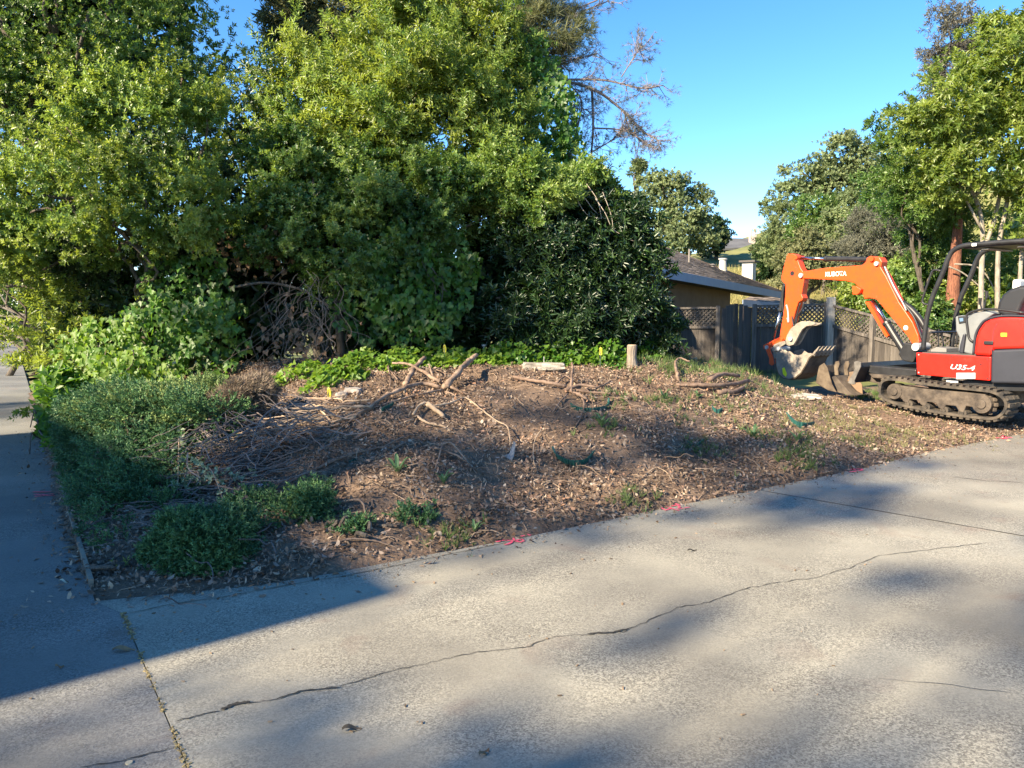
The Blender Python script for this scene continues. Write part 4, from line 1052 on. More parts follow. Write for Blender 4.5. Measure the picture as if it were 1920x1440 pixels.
F_oak = foliage('leaf_oak', (0.105, 0.145, 0.060), (0.185, 0.225, 0.095), (0.28, 0.34, 0.10), .3, rough=.6)
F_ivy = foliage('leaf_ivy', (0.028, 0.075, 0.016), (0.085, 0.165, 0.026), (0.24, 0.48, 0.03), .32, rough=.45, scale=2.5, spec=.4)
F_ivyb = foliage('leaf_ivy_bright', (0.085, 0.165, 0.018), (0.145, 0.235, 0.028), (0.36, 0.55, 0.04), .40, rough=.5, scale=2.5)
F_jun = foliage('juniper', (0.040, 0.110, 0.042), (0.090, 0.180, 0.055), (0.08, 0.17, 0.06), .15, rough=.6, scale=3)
F_juntop = foliage('juniper_sunlit_pale', (0.120, 0.190, 0.050), (0.20, 0.265, 0.085), (0.15, 0.2, 0.06), .15, rough=.6, scale=3)  # sunlit hedge top painted as a lighter green; also the yellowish remnant
F_dead = foliage('dead_needles', (0.17, 0.125, 0.085), (0.26, 0.20, 0.14), (0.2, 0.15, 0.1), .1, rough=.8, scale=4)

def tree(name, label, cat, base, blobs, T, m, n, lumps=26, lr=.32, scl=(.8, 1.25), trunk_r=.1, group=None, spr=None, ntargets=7, barkm=None, front=.65, flat=.75, shell=.35, trunk=True, down=0.0, seed=None, spr_m=None, ax_up=0.0):
    r = np.random.default_rng(seed if seed is not None else abs(hash((label, n))) % 9999 if False else (len(label) * 131 + n) % 99991)
    root = thing(name, tuple(base), label, cat, group)
    pos, ax, lum = sample_crown(blobs, n, lumps, lr, front, r, flat, shell)
    ax = ax + np.array([0, 0, ax_up - down])
    parts = [scatter(T, pos, ax, r.uniform(scl[0], scl[1], len(pos)), r=r)]
    if spr:
        p2, a2, s2 = sprays(lum, spr[0], spr[1], spr[2], r, *(spr[3:]))
        sv = scatter(T, p2, a2, s2 * (scl[0] + scl[1]) / 2, r=r)
        if spr_m is None: parts.append(sv)
        else: leaf_obj('painted_lit_shoots', sv, spr_m, root)  # sunlight painted on the outer sprays by a brighter leaf colour
    leaf_obj('crown', merge(parts), m, root)
    if trunk:
        b = MB(); LC_ = lum[0]; cc = Vector(blobs[0][0]); top = Vector(base).lerp(cc, .8)
        pts = smooth_path([Vector(base), Vector(base).lerp(top, .35) + Vector((random.gauss(0, .08), 0, 0)), Vector(base).lerp(top, .7) + Vector((random.gauss(0, .1), 0, 0)), top], 4)
        b.tube(pts, [trunk_r * (1 - .5 * i / len(pts)) for i in range(len(pts))], 10)
        ids = r.choice(len(LC_), min(ntargets, len(LC_)), replace=False)
        for i in ids:
            q = pts[int(len(pts) * random.uniform(.35, .95))]; limbs(b, q, [LC_[i]], trunk_r * .45)
        b.build('trunk', barkm or M_bark, root, smooth=True)
    return root
def gb(px, d, x=None):
    p = P(px, 600, d); return Vector((p.x, p.y, gzf(p.x, p.y)))
T_br = leaf4(9, .066, .026, .07, 58, seed=3)
T_br2 = leaf4(8, .080, .030, .09, 62, seed=5)
T_long = leaf4(8, .13, .034, .10, 62, seed=8, curl=.28)
T_yel = leaf4(9, .090, .022, .10, 50, seed=9, curl=.2)
T_small = leaf4(9, .042, .018, .06, 60, seed=4)
T_oak = leaf4(7, .16, .11, .14, 70, seed=12)
T_far = leaf4(6, .22, .14, .2, 70, seed=13)
T_big = leaf4(5, .16, .10, .12, 70, seed=14)
T_jun = needles(14, .022, .0100, .070, 50, seed=4)
T_pine = needles(16, .10, .0045, .03, 60, seed=6)
T_hang = leaf4(8, .11, .016, .14, 35, seed=15, curl=.3)
T_ivy = ivy_t()

# ------------------------------------------------ left mass of trees beside the sidewalk
tree('evergreen_tree', 'tall dark glossy evergreen tree filling the top left corner', 'tree', gb(150, 13.5),
     [blob(120, 40, 12.6, (2.6, 1.6, 2.0)), blob(305, 130, 12.8, (.9, 1.0, 1.4)), blob(-60, 250, 12.3, (1.6, 1.3, 2.0)), blob(240, 200, 12.8, (1.6, 1.2, 1.2)), blob(150, -160, 12.8, (2.6, 1.6, 1.6)), blob(325, 20, 12.6, (.6, .7, .6))],
     T_br, F_mid, 8800, lumps=26, lr=.27, trunk_r=.18, spr=(260, .5, 6), spr_m=F_sprig, seed=21, ntargets=14)
tree('tall_shrub', 'shrub with bright pale shoots arching in front of the top left tree', 'shrub', gb(260, 11),
     [blob(270, 260, 10.4, (1.15, .7, .75)), blob(130, 390, 10.3, (.95, .7, .8)), blob(330, 400, 10.3, (1.0, .6, .55)), blob(100, 300, 10.5, (.5, .5, .4)), blob(20, 430, 10.6, (.8, .6, .8))],
     T_br, F_sprig, 5200, lumps=22, lr=.26, trunk_r=.06, spr=(150, .62, 8, .45, .1), spr_m=F_yel, seed=22, ntargets=12)
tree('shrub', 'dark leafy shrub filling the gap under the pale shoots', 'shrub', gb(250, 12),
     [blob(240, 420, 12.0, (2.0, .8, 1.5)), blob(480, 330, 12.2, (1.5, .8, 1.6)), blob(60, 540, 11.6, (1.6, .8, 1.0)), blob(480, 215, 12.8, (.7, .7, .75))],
     T_br2, F_dark_shade, 7000, lumps=22, lr=.33, trunk_r=.08, seed=23)
tree('hedge_shrub', 'sunny yellow green hedge overhanging the sidewalk at the left edge', 'shrub', gb(60, 11.5),
     [blob(95, 600, 12.5, (.85, 1.2, .75)), blob(140, 690, 10.6, (.65, .7, .42)), blob(115, 600, 11.0, (.75, .7, .5)), blob(70, 550, 15.0, (1.0, 1.6, 1.3)), blob(100, 740, 10.2, (.38, .5, .3)), blob(55, 500, 13, (.9, .9, .8))],
     T_br2, F_yel, 5600, lumps=22, lr=.28, trunk_r=.05, spr=(120, .35, 6), seed=24)
tree('hedge_shrub', 'far hedge receding along the left side of the sidewalk', 'shrub', gb(10, 19),
     [blob(75, 570, 19, (1.0, 2.5, 1.3)), blob(70, 580, 25, (1.0, 3, 1.6)), blob(20, 470, 19, (2.0, 2.5, 1.2)), blob(-40, 540, 45, (5, 3, 2.6))],
     T_big, F_yel, 4200, lumps=16, lr=.3, trunk_r=.08, seed=25)
tree('vine_shrub', 'low leafy vine spilling over the sidewalk edge behind the juniper', 'shrub', gb(100, 9.6),
     [blob(95, 800, 9.2, (.30, .5, .30)), blob(120, 770, 9.6, (.5, .5, .38)), blob(88, 850, 8.5, (.17, .3, .08))],
     T_big, F_ivy, 1500, lumps=14, lr=.3, trunk_r=.02, scl=(.55, .85), seed=26)

tree('far_tree', 'far leafy tree closing the view at the end of the sidewalk', 'tree', gb(5, 42),
     [blob(0, 560, 42, (3.2, 2, 2.2)), blob(-60, 520, 42, (3, 2, 3)), blob(35, 500, 44, (2.2, 2, 2.2)), blob(10, 620, 40, (2.6, 2, 1.0))], T_far, F_mid, 1500, lumps=20, lr=.3, trunk_r=.15, seed=27)
# ------------------------------------------------ middle mass
tree('acacia_tree', 'yellow green feathery tree in the middle of the tree mass', 'tree', gb(720, 13),
     [blob(615, 190, 12.3, (.9, .9, 1.05)), blob(740, 90, 12.4, (.9, .9, 1.1)), blob(790, 230, 11.7, (1.3, .9, 1.1)), blob(660, 300, 11.6, (1.2, .8, .8)), blob(880, 120, 12.4, (.8, .8, 1.1)), blob(960, 220, 12.2, (.45, .5, .8))],
     T_yel, F_yel, 8600, lumps=30, lr=.27, trunk_r=.12, spr=(320, .6, 6, .5), spr_m=F_sprig, seed=31, ntargets=14)
tree('shrub', 'mid green shrub with light shoots above the dead hanging twigs', 'shrub', gb(640, 11),
     [blob(600, 330, 11.0, (1.0, .7, .8)), blob(560, 440, 10.6, (.85, .6, .55)), blob(640, 490, 10.2, (.42, .4, .38)), blob(760, 400, 10.9, (1.1, .7, .7)), blob(900, 370, 11.2, (.8, .6, .6))],
     T_br, F_mid, 7600, lumps=24, lr=.27, trunk_r=.06, spr=(190, .42, 6, .2), spr_m=F_sprig, seed=32, ntargets=12)
tree('shrub', 'deep green shadowy shrub behind the hanging ivy curtain', 'shrub', gb(620, 12.2),  # dark leaf mass added as painted shade behind the ivy
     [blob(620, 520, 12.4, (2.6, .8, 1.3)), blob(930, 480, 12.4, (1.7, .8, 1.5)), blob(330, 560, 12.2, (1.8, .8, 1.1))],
     T_big, F_dark_shade, 6500, lumps=22, lr=.35, trunk_r=.08, seed=33)
tree('laurel_shrub', 'large dark laurel shrub with long leaves left of the house', 'shrub', gb(1130, 11.8),
     [blob(1110, 450, 11.6, (.75, .8, .65)), blob(1165, 530, 11.3, (.6, .7, .7)), blob(1050, 520, 11.3, (.95, .7, .85)), blob(1205, 615, 11.2, (.45, .5, .42)), blob(1100, 610, 11.0, (.85, .6, .42)), blob(1150, 395, 12.0, (.42, .5, .30)), blob(980, 590, 11.0, (.8, .6, .45))],
     T_long, F_dark_shade, 8600, lumps=26, lr=.27, trunk_r=.09, spr=(170, .34, 4), seed=34, ntargets=14, scl=(.7, 1.1))
tree('shrub', 'sunlit shrub crown between the ivy column and the dark laurel', 'shrub', gb(1020, 11.3),
     [blob(1000, 370, 11.0, (.62, .5, .4)), blob(1080, 360, 11.4, (.45, .5, .35)), blob(930, 330, 11.2, (.55, .5, .5))],
     T_br2, F_sprig, 2600, lumps=26, lr=.28, trunk_r=.04, spr=(70, .32, 5), seed=35)
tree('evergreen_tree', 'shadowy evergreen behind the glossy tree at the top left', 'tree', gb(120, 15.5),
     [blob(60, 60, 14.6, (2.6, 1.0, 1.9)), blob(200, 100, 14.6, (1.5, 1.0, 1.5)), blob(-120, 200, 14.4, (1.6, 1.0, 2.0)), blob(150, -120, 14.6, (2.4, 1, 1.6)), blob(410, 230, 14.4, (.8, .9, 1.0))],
     T_big, F_dark_shade, 5200, lumps=24, lr=.32, trunk_r=.14, seed=29)
# conifers behind
tree('cypress_tree', 'grey green weeping conifer top behind the yellow green tree', 'tree', gb(600, 17),
     [blob(590, 20, 17, (.85, .8, .95)), blob(610, 90, 17, (.9, .8, .8)), blob(560, -60, 17, (.7, .7, .8)), blob(700, 60, 17.5, (.7, .8, 1.1))],
     T_hang, F_olive, 4200, lumps=26, lr=.27, down=.95, trunk_r=.15, seed=36, scl=(1.0, 1.6))
pine = tree('pine_tree', 'old pine with grey olive needles and bare branches reaching into the sky', 'tree', gb(960, 13.6),
     [blob(930, 40, 13.2, (1.0, .8, .95)), blob(1010, 60, 13.2, (.75, .7, .8)), blob(880, -70, 13.2, (1.3, .9, .8)), blob(1010, 180, 13.0, (.4, .5, .7)), blob(800, 20, 13.4, (.8, .7, .8))],
     needles(10, .16, .010, .05, 60, seed=6), F_olive, 7600, lumps=30, lr=.24, trunk_r=.2, seed=37, ntargets=18, scl=(.8, 1.3))
# bare pine branches with needle tufts
b = MB(); tips = []
def pl3(pts, d0): return smooth_path([P(x, y, d0 + random.uniform(-.12, .12)) for x, y in pts], 5)
mains = [([(950, 140), (1040, 150), (1110, 166), (1165, 205), (1205, 245), (1232, 262)], .028), ([(1040, 150), (1130, 150), (1200, 165), (1243, 160)], .018), ([(1110, 168), (1112, 240), (1106, 300), (1090, 330)], .020),
         ([(1165, 145), (1190, 105), (1200, 90)], .008), ([(980, 70), (1060, 35), (1140, 2)], .018), ([(990, 90), (1050, 100), (1095, 60)], .013), ([(1110, 240), (1170, 245), (1215, 270)], .012), ([(1170, 208), (1180, 240), (1205, 268)], .010),
         ([(1110, 285), (1150, 260), (1180, 225)], .010), ([(980, 120), (1060, 115), (1120, 100)], .013), ([(1000, 180), (1060, 200), (1100, 205)], .012), ([(1060, 150), (1090, 190), (1080, 250), (1070, 290)], .012), ([(1120, 0), (1080, 20), (1060, 60)], .010)]
for pts, r0 in mains:
    q = pl3(pts, 13.0); m_ = len(q); b.tube(q, [r0 * (1 - .75 * i / m_) + .003 for i in range(m_)], 6)
    for i in range(2, m_):
        for _ in range(3):
            if random.random() < .8:
                dv = (q[i] - q[i - 1]).normalized() + Vector((random.gauss(0, .75), random.gauss(0, .5), random.gauss(0.05, .7))); dv.normalize()
                ln = random.uniform(.12, .42); e = q[i] + dv * ln; mid_ = q[i].lerp(e, .5) + Vector((0, 0, -.03)); b.tube([q[i], mid_, e + Vector((0, 0, .03))], [.006, .005, .003], 4, cap=False)
                tips.append((e, dv)); tips.append((mid_.lerp(e, .6), dv))
                for _k in range(2):
                    dv2 = (dv + Vector((random.gauss(0, .8), random.gauss(0, .5), random.gauss(0, .8)))).normalized(); e2 = mid_ + dv2 * random.uniform(.08, .2); b.tube([mid_, e2], [.004, .0025], 3, cap=False); tips.append((e2, dv2))
M_twig = mat('pine_twig', (0.16, 0.13, 0.13), (0.26, 0.21, 0.20), scale=8, rough=.9)
b.build('bare_branches', M_twig, pine, kind='stuff')
leaf_obj('needle_tufts', scatter(T_pine, np.array([t[0] for t in tips]), np.array([t[1] for t in tips]), rng.uniform(.6, 1.1, len(tips))), foliage('pine_needle', (0.10, 0.11, 0.085), (0.16, 0.15, 0.12), None, .1, rough=.7), pine)
# dead bare twigs in front of the laurel
dead = thing('dead_branch', tuple(P(1090, 340, 10.6)), 'pale bare dead branches hanging over the dark laurel', 'branch')
b = MB()
for pts in ([(1075, 350), (1085, 380), (1105, 405), (1140, 410)], [(1115, 370), (1135, 400), (1150, 430), (1185, 450)], [(1130, 360), (1145, 400), (1150, 430)], [(1085, 355), (1110, 390), (1120, 400)], [(1150, 430), (1165, 445), (1190, 452)], [(1100, 345), (1120, 375), (1128, 410)]):
    q = smooth_path([P(x, y, 10.75 + random.uniform(-.06, .06)) for x, y in pts], 4); b.tube(q, [.0055 * (1 - .6 * i / len(q)) for i in range(len(q))], 5)
b.build('twigs', mat('pale_twig', (0.34, 0.28, 0.22), (0.5, 0.43, 0.35), scale=8, rough=.9), dead)

# ------------------------------------------------ ivy
def ivy_sheet(name, label, boxes, n, m, size=(.055, .105), nleaf=0, cat='ivy', d_j=.16, mleaf=None):
    """boxes: (px0,py0,px1,py1,d) curtains; leaves face the open side and hang"""
    r = np.random.default_rng(n); c = boxes[0]; root = thing(name, tuple(P((c[0] + c[2]) / 2, c[3], c[4])), label, cat)
    ar = np.array([(q[2] - q[0]) * (q[3] - q[1]) for q in boxes], float); ar /= ar.sum()
    idx = r.choice(len(boxes), n, p=ar); pos = []
    for k, i in enumerate(idx):
        x0, y0, x1, y1, d_ = boxes[i]
        # ellipse-shaped patches with a ragged edge
        th = r.uniform(0, 6.283); q = math.sqrt(r.random()) * (1 + .12 * math.sin(5 * th + i) + .08 * math.sin(11 * th))
        px = (x0 + x1) / 2 + (x1 - x0) / 2 * q * math.cos(th); py = (y0 + y1) / 2 + (y1 - y0) / 2 * q * math.sin(th)
        bump_ = .16 * math.sin(px * .06 + i) * math.sin(py * .07)
        p = P(px, py, d_ + bump_ + r.uniform(-d_j, d_j)); pos.append((p.x, p.y, p.z))
    pos = np.array(pos)
    nv = nrm(np.array([-.25, -1.0, .55]) + r.normal(size=(n, 3)) * .42); ax = np.array([0, -.25, -1.0]) + r.normal(size=(n, 3)) * .45
    sc = r.uniform(size[0], size[1], n)
    if nleaf:
        order = np.argsort(-sc / pos[:, 1]); own = order[:nleaf]; rest = order[nleaf:]
        me = np_mesh('leaf', T_ivy[0], T_ivy[1]); me.materials.append(mleaf or m)
        x = nrm(np.cross(nv, nrm(ax))); a_ = nrm(ax); y = np.cross(a_, x)
        for i in own:
            o = bpy.data.objects.new('leaf', me); COL.objects.link(o); o.parent = root
            M3 = Matrix(((x[i][0], y[i][0], a_[i][0]), (x[i][1], y[i][1], a_[i][1]), (x[i][2], y[i][2], a_[i][2])))
            o.location = Vector(pos[i]) - root.location; o.rotation_euler = M3.to_euler(); o.scale = (sc[i],) * 3
    else: rest = np.arange(n)
    leaf_obj('foliage', scatter(T_ivy, pos[rest], ax[rest], sc[rest], nv[rest]), m, root)
    b = MB()
    for k in range(max(6, n // 250)):
        p = Vector(pos[r.integers(0, n)]) + Vector((0, .08, 0)); q = [p]
        for j in range(5): q.append(q[-1] + Vector((random.gauss(0, .07), random.gauss(0, .03), -.16)))
        b.tube(smooth_path(q, 3), .006, 5)
    b.build('vine', M_bark, root)
    return root
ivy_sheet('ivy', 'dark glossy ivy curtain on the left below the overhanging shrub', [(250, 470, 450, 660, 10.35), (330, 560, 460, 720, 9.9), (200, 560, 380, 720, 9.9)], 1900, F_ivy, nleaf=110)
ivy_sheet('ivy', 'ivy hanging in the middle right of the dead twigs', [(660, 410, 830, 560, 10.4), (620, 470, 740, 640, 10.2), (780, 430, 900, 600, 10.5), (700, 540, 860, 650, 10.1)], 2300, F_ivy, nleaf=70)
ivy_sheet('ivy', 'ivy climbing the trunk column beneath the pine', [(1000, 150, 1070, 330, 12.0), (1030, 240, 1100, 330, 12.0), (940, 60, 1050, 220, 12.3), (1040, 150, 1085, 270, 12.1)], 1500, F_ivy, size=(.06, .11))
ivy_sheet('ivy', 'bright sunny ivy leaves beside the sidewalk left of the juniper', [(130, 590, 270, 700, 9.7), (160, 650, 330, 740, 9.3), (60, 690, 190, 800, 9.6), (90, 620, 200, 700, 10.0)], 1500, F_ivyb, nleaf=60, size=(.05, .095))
# ivy ground cover along the top of the mound
def ivy_ground(label, spans, n, m, nleaf=0, size=(.05, .095), hmax=.28):
    r = np.random.default_rng(n + 5); pos, nvs = [], []
    p0 = P(spans[0][0], 680, 9.8); root = thing('ivy', tuple(p0), label, 'ivy')
    while len(pos) < n:
        x, y, rad, dy = spans[r.integers(0, len(spans))]
        c = P(x, 640, y) if y < 60 else hit(x, y); a = r.uniform(0, 6.283); q = math.sqrt(r.random())
        gx, gy = c.x + rad * q * math.cos(a), c.y + dy * q * math.sin(a)
        h = hmax * (1 - q * q) * r.uniform(.35, 1.0) + .02
        pos.append((gx, gy, gzf(gx, gy) + h)); 
    pos = np.array(pos); nv = nrm(np.array([-.2, -.45, .9]) + r.normal(size=(n, 3)) * .38); ax = np.array([-.1, -1.0, -.35]) + r.normal(size=(n, 3)) * .6
    sc = r.uniform(size[0], size[1], n); order = np.argsort(-sc / pos[:, 1] + np.where(pos[:, 2] > 0, 0, 1)); own = order[:nleaf]; rest = order[nleaf:]
    if nleaf:
        me = np_mesh('leaf', T_ivy[0], T_ivy[1]); me.materials.append(m); a_ = nrm(ax); x = nrm(np.cross(nv, a_)); y = np.cross(a_, x)
        for i in own:
            o = bpy.data.objects.new('leaf', me); COL.objects.link(o); o.parent = root
            o.location = Vector(pos[i]) - root.location; o.rotation_euler = Matrix(((x[i][0], y[i][0], a_[i][0]), (x[i][1], y[i][1], a_[i][1]), (x[i][2], y[i][2], a_[i][2]))).to_euler(); o.scale = (sc[i],) * 3
    leaf_obj('foliage', scatter(T_ivy, pos[rest], ax[rest], sc[rest], nv[rest]), m, root)
ivy_ground('low bright ivy mat along the crest behind the cut branches', [(690, 9.3, .40, .25), (760, 9.7, .45, .35), (830, 9.9, .5, .4), (900, 10.1, .5, .4), (640, 715, .3, .2)], 1700, F_ivyb, 100, hmax=.24)
ivy_ground('low ivy mat on the crest between the white stake and the stump', [(960, 10.3, .5, .4), (1030, 10.4, .5, .4), (1090, 10.4, .45, .4), (1140, 10.4, .35, .35), (1000, 10.7, .8, .4), (1215, 10.9, .3, .3)], 2100, foliage('leaf_ivy_mid', (0.055, 0.125, 0.018), (0.10, 0.19, 0.026), (0.26, 0.48, 0.03), .34, rough=.36, scale=2.5), 80, hmax=.34)
ivy_ground('small bright ivy clumps at the foot of the dead hanging twigs', [(600, 725, .2, .12), (545, 712, .25, .15), (580, 700, .2, .15), (500, 735, .2, .15)], 420, F_ivyb, 30, hmax=.16)

# hanging dead twigs at the middle
hd = thing('dead_vines', tuple(P(580, 640, 9.9)), 'tangle of dead grey vine stems hanging before the dark gap', 'vines')
b = MB()
for k in range(85):
    x0 = random.gauss(575, 38); y0 = random.uniform(500, 600) if k % 3 else random.uniform(600, 660)
    q = [P(x0, y0, random.uniform(9.6, 10.1))]; dx = random.gauss(-.02, .07)
    for j in range(random.randint(4, 7)): q.append(q[-1] + Vector((dx + random.gauss(0, .06), random.gauss(-.01, .03), random.uniform(-.16, -.05))))
    if q[-1].z < gzf(q[-1].x, q[-1].y) - .1: q = q[:4]
    b.tube(smooth_path(q, 3), random.uniform(.002, .005), 4, cap=False)
b.build('stems', mat('dead_stem', (0.09, 0.07, 0.055), (0.22, 0.17, 0.135), scale=6, rough=.9, island=.3), hd)
b = MB()
for pts in ([(430, 540), (500, 530), (570, 545), (610, 570), (660, 590)], [(660, 560), (625, 600), (610, 660)]):
    q = smooth_path([P(x, y, 10.3) for x, y in pts], 5); b.tube(q, .018, 7)
b.build('branch', M_bark, hd)
# dry leaves caught in the dark gap
r_ = np.random.default_rng(5); n = 260; px = r_.normal(480, 60, n); py = r_.normal(470, 28, n); py2 = r_.normal(650, 30, n); px2 = r_.normal(560, 40, n)
pos = np.array([tuple(P(a, c, r_.uniform(10.4, 10.8))) for a, c in zip(px, py)] + [tuple(P(a, c, r_.uniform(9.6, 9.9))) for a, c in zip(px2[:130], py2[:130])])
leaf_obj('dry_leaves', scatter(T_ivy, pos, np.array([0, -.2, -1.]) + r_.normal(size=(len(pos), 3)) * .5, r_.uniform(.05, .09, len(pos)), nrm(np.array([-.2, -1, .3]) + r_.normal(size=(len(pos), 3)) * .5)), mat('brown_leaf', (0.16, 0.085, 0.045), (0.30, 0.19, 0.11), scale=6, rough=.8, island=.4, trans=.15), hd)
# yellow leaves of the dead juniper patch come with the junipers

# ------------------------------------------------ junipers
def juniper(label, blobs, n, m, lumps=30, lr=.22, top=None, T=T_jun, scl=(.8, 1.3), name='juniper_shrub', base=None, cat='juniper', seed=50):
    r = np.random.default_rng(seed)
    c = blobs[0][0]; root = thing(name, base or (c[0], c[1], gzf(c[0], c[1])), label, cat)
    pos, ax, lum = sample_crown(blobs, n, lumps, lr, .6, r, .8, .45)
    g = gz(pos[:, 0], pos[:, 1]); g = np.where((pos[:, 1] < edge_y(pos[:, 0])) | (pos[:, 0] < path_x(pos[:, 1])), 0, g)
    ok = pos[:, 2] > g + .005; pos, ax = pos[ok], ax[ok]
    ax = ax * np.array([1.3, 1.3, .75]) + np.array([-.1, -.25, .0])
    leaf_obj('foliage', scatter(T, pos, ax, r.uniform(scl[0], scl[1], len(pos)), r=r), m, root)
    if top is not None:
        tb, tn, tm = top
        pos, ax, lum2 = sample_crown(tb, tn, lumps, lr, .2, r, .5, .45); ax = ax * np.array([1.3, 1.3, .8]) + np.array([0, -.2, .15])
        leaf_obj('painted_lit_foliage', scatter(T, pos, ax, r.uniform(scl[0], scl[1], len(pos)), r=r), tm, root)
    b = MB(); b0 = Vector((c[0], c[1], gzf(c[0], c[1])))
    for i in r.choice(len(lum[0]), min(14, len(lum[0])), replace=False): limbs(b, b0 + Vector((random.gauss(0, .1), random.gauss(0, .1), 0)), [Vector(lum[0][i])], .012, bend=.03)
    b.build('stems', M_bark, root)
    return root
def bg_(px, py, d, r): return blob(px, py, d, r)
juniper('large juniper hedge with a clipped top painted sunlit beside the sidewalk',
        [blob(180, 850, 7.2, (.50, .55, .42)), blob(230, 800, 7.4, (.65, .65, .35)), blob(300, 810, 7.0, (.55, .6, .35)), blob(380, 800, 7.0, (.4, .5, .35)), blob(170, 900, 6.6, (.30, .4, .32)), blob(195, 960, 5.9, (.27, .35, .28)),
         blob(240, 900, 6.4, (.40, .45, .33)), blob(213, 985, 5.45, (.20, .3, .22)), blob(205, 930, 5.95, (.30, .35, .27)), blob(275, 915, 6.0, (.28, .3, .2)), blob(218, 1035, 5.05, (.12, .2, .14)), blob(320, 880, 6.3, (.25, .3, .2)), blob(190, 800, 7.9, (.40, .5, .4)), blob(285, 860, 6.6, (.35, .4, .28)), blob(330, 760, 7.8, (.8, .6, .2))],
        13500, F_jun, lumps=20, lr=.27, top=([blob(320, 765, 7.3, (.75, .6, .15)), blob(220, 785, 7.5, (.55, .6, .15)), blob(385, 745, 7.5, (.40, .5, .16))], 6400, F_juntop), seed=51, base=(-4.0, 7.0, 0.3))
juniper('round clipped juniper ball at the front corner of the planting bed', [blob(375, 1035, 4.75, (.25, .22, .24)), blob(350, 1020, 4.8, (.15, .18, .18)), blob(415, 1010, 4.9, (.18, .2, .16)), blob(380, 1075, 4.55, (.13, .12, .10))], 6200, F_jun, lumps=26, lr=.3, seed=52)
juniper('loose juniper tuft beside the brush near the middle of the bed edge', [blob(585, 955, 5.5, (.16, .2, .16)), blob(540, 975, 5.35, (.22, .2, .13)), blob(600, 925, 5.8, (.10, .15, .1))], 1900, F_jun, lumps=24, lr=.3, seed=53)
juniper('sparse low juniper sprigs between the ball juniper and the brush', [blob(470, 960, 5.5, (.22, .2, .12)), blob(450, 1000, 5.1, (.12, .2, .12)), blob(500, 950, 5.7, (.2, .2, .1)), blob(320, 950, 5.9, (.3, .3, .15))], 1700, F_jun, lumps=24, lr=.28, seed=54)
juniper('low spreading juniper sprig near the driveway under the mound', [blob(770, 980, 5.45, (.16, .14, .08)), blob(815, 965, 5.6, (.08, .1, .06)), blob(735, 985, 5.4, (.1, .1, .06))], 900, F_jun, lumps=20, lr=.3, seed=55)
juniper('small juniper sprig left of the spreading one by the driveway', [blob(675, 998, 5.2, (.12, .1, .07)), blob(640, 1000, 5.15, (.06, .08, .05))], 500, F_jun, lumps=18, lr=.3, seed=56)
juniper('yellowish juniper remnant at the very corner of the bed', [blob(205, 1080, 4.7, (.15, .13, .05)), blob(235, 1085, 4.6, (.1, .1, .04))], 700, F_juntop, lumps=18, lr=.3, seed=57)
juniper('dead grey brown juniper clump at the end of the hedge', [blob(465, 745, 7.3, (.20, .2, .17)), blob(440, 760, 7.2, (.15, .2, .15)), blob(490, 730, 7.5, (.10, .15, .12))], 2400, F_dead, lumps=26, lr=.3, T=needles(12, .05, .006, .05, 40, seed=9), seed=58)
juniper('rusty dry patch inside the big juniper hedge', [blob(205, 880, 6.45, (.05, .1, .11)), blob(212, 845, 6.65, (.06, .1, .05)), blob(250, 790, 7.0, (.10, .1, .04))], 420, F_dead, lumps=14, lr=.35, seed=59)

# ------------------------------------------------ background trees and hillside
tree('oak_tree', 'grey green rounded oak rising behind the low house', 'tree', gb(1270, 48),
     [blob(1250, 370, 48, (1.9, 1.5, 1.5)), blob(1290, 400, 48, (1.7, 1.5, 1.6)), blob(1220, 350, 49, (1.0, 1.2, 1.0)), blob(1310, 440, 48, (1.3, 1.2, 1.2)), blob(1250, 450, 47, (2.0, 1.5, 1.3))],
     T_oak, F_oak, 4200, lumps=34, lr=.28, trunk_r=.25, seed=61, scl=(.7, 1.1))
tree('oak_tree', 'small dark tree at the right foot of the rounded oak', 'tree', gb(1340, 52), [blob(1338, 440, 52, (.85, .8, 1.0)), blob(1330, 465, 52, (.8, .8, .6))], T_oak, F_dark_shade, 900, lumps=20, lr=.3, trunk_r=.15, seed=62)
tree('palm_tree', 'tiny palm top showing above the laurel against the sky', 'tree', gb(1193, 50), [blob(1193, 318, 50, (.38, .4, .28))], T_long, F_oak, 110, lumps=8, lr=.3, scl=(2, 3.2), trunk_r=.12, seed=63)
tree('oak_tree', 'dark spreading oak on the hill against the sky', 'tree', gb(1530, 52),
     [blob(1570, 285, 50, (1.5, 1.3, 1.1)), blob(1500, 330, 50, (1.4, 1.2, 1.0)), blob(1480, 370, 50, (1.6, 1.3, .8)), blob(1620, 310, 50, (1.7, 1.3, 1.3)), blob(1450, 390, 50, (.8, .8, .6)), blob(1560, 350, 50, (1.8, 1.3, 1.2)), blob(1640, 370, 50, (1.7, 1.3, 1.6))],
     T_oak, F_oak, 6000, lumps=34, lr=.26, trunk_r=.3, seed=64, scl=(.7, 1.1), ntargets=18)
oliveg = 'olive bushes on the hillside'
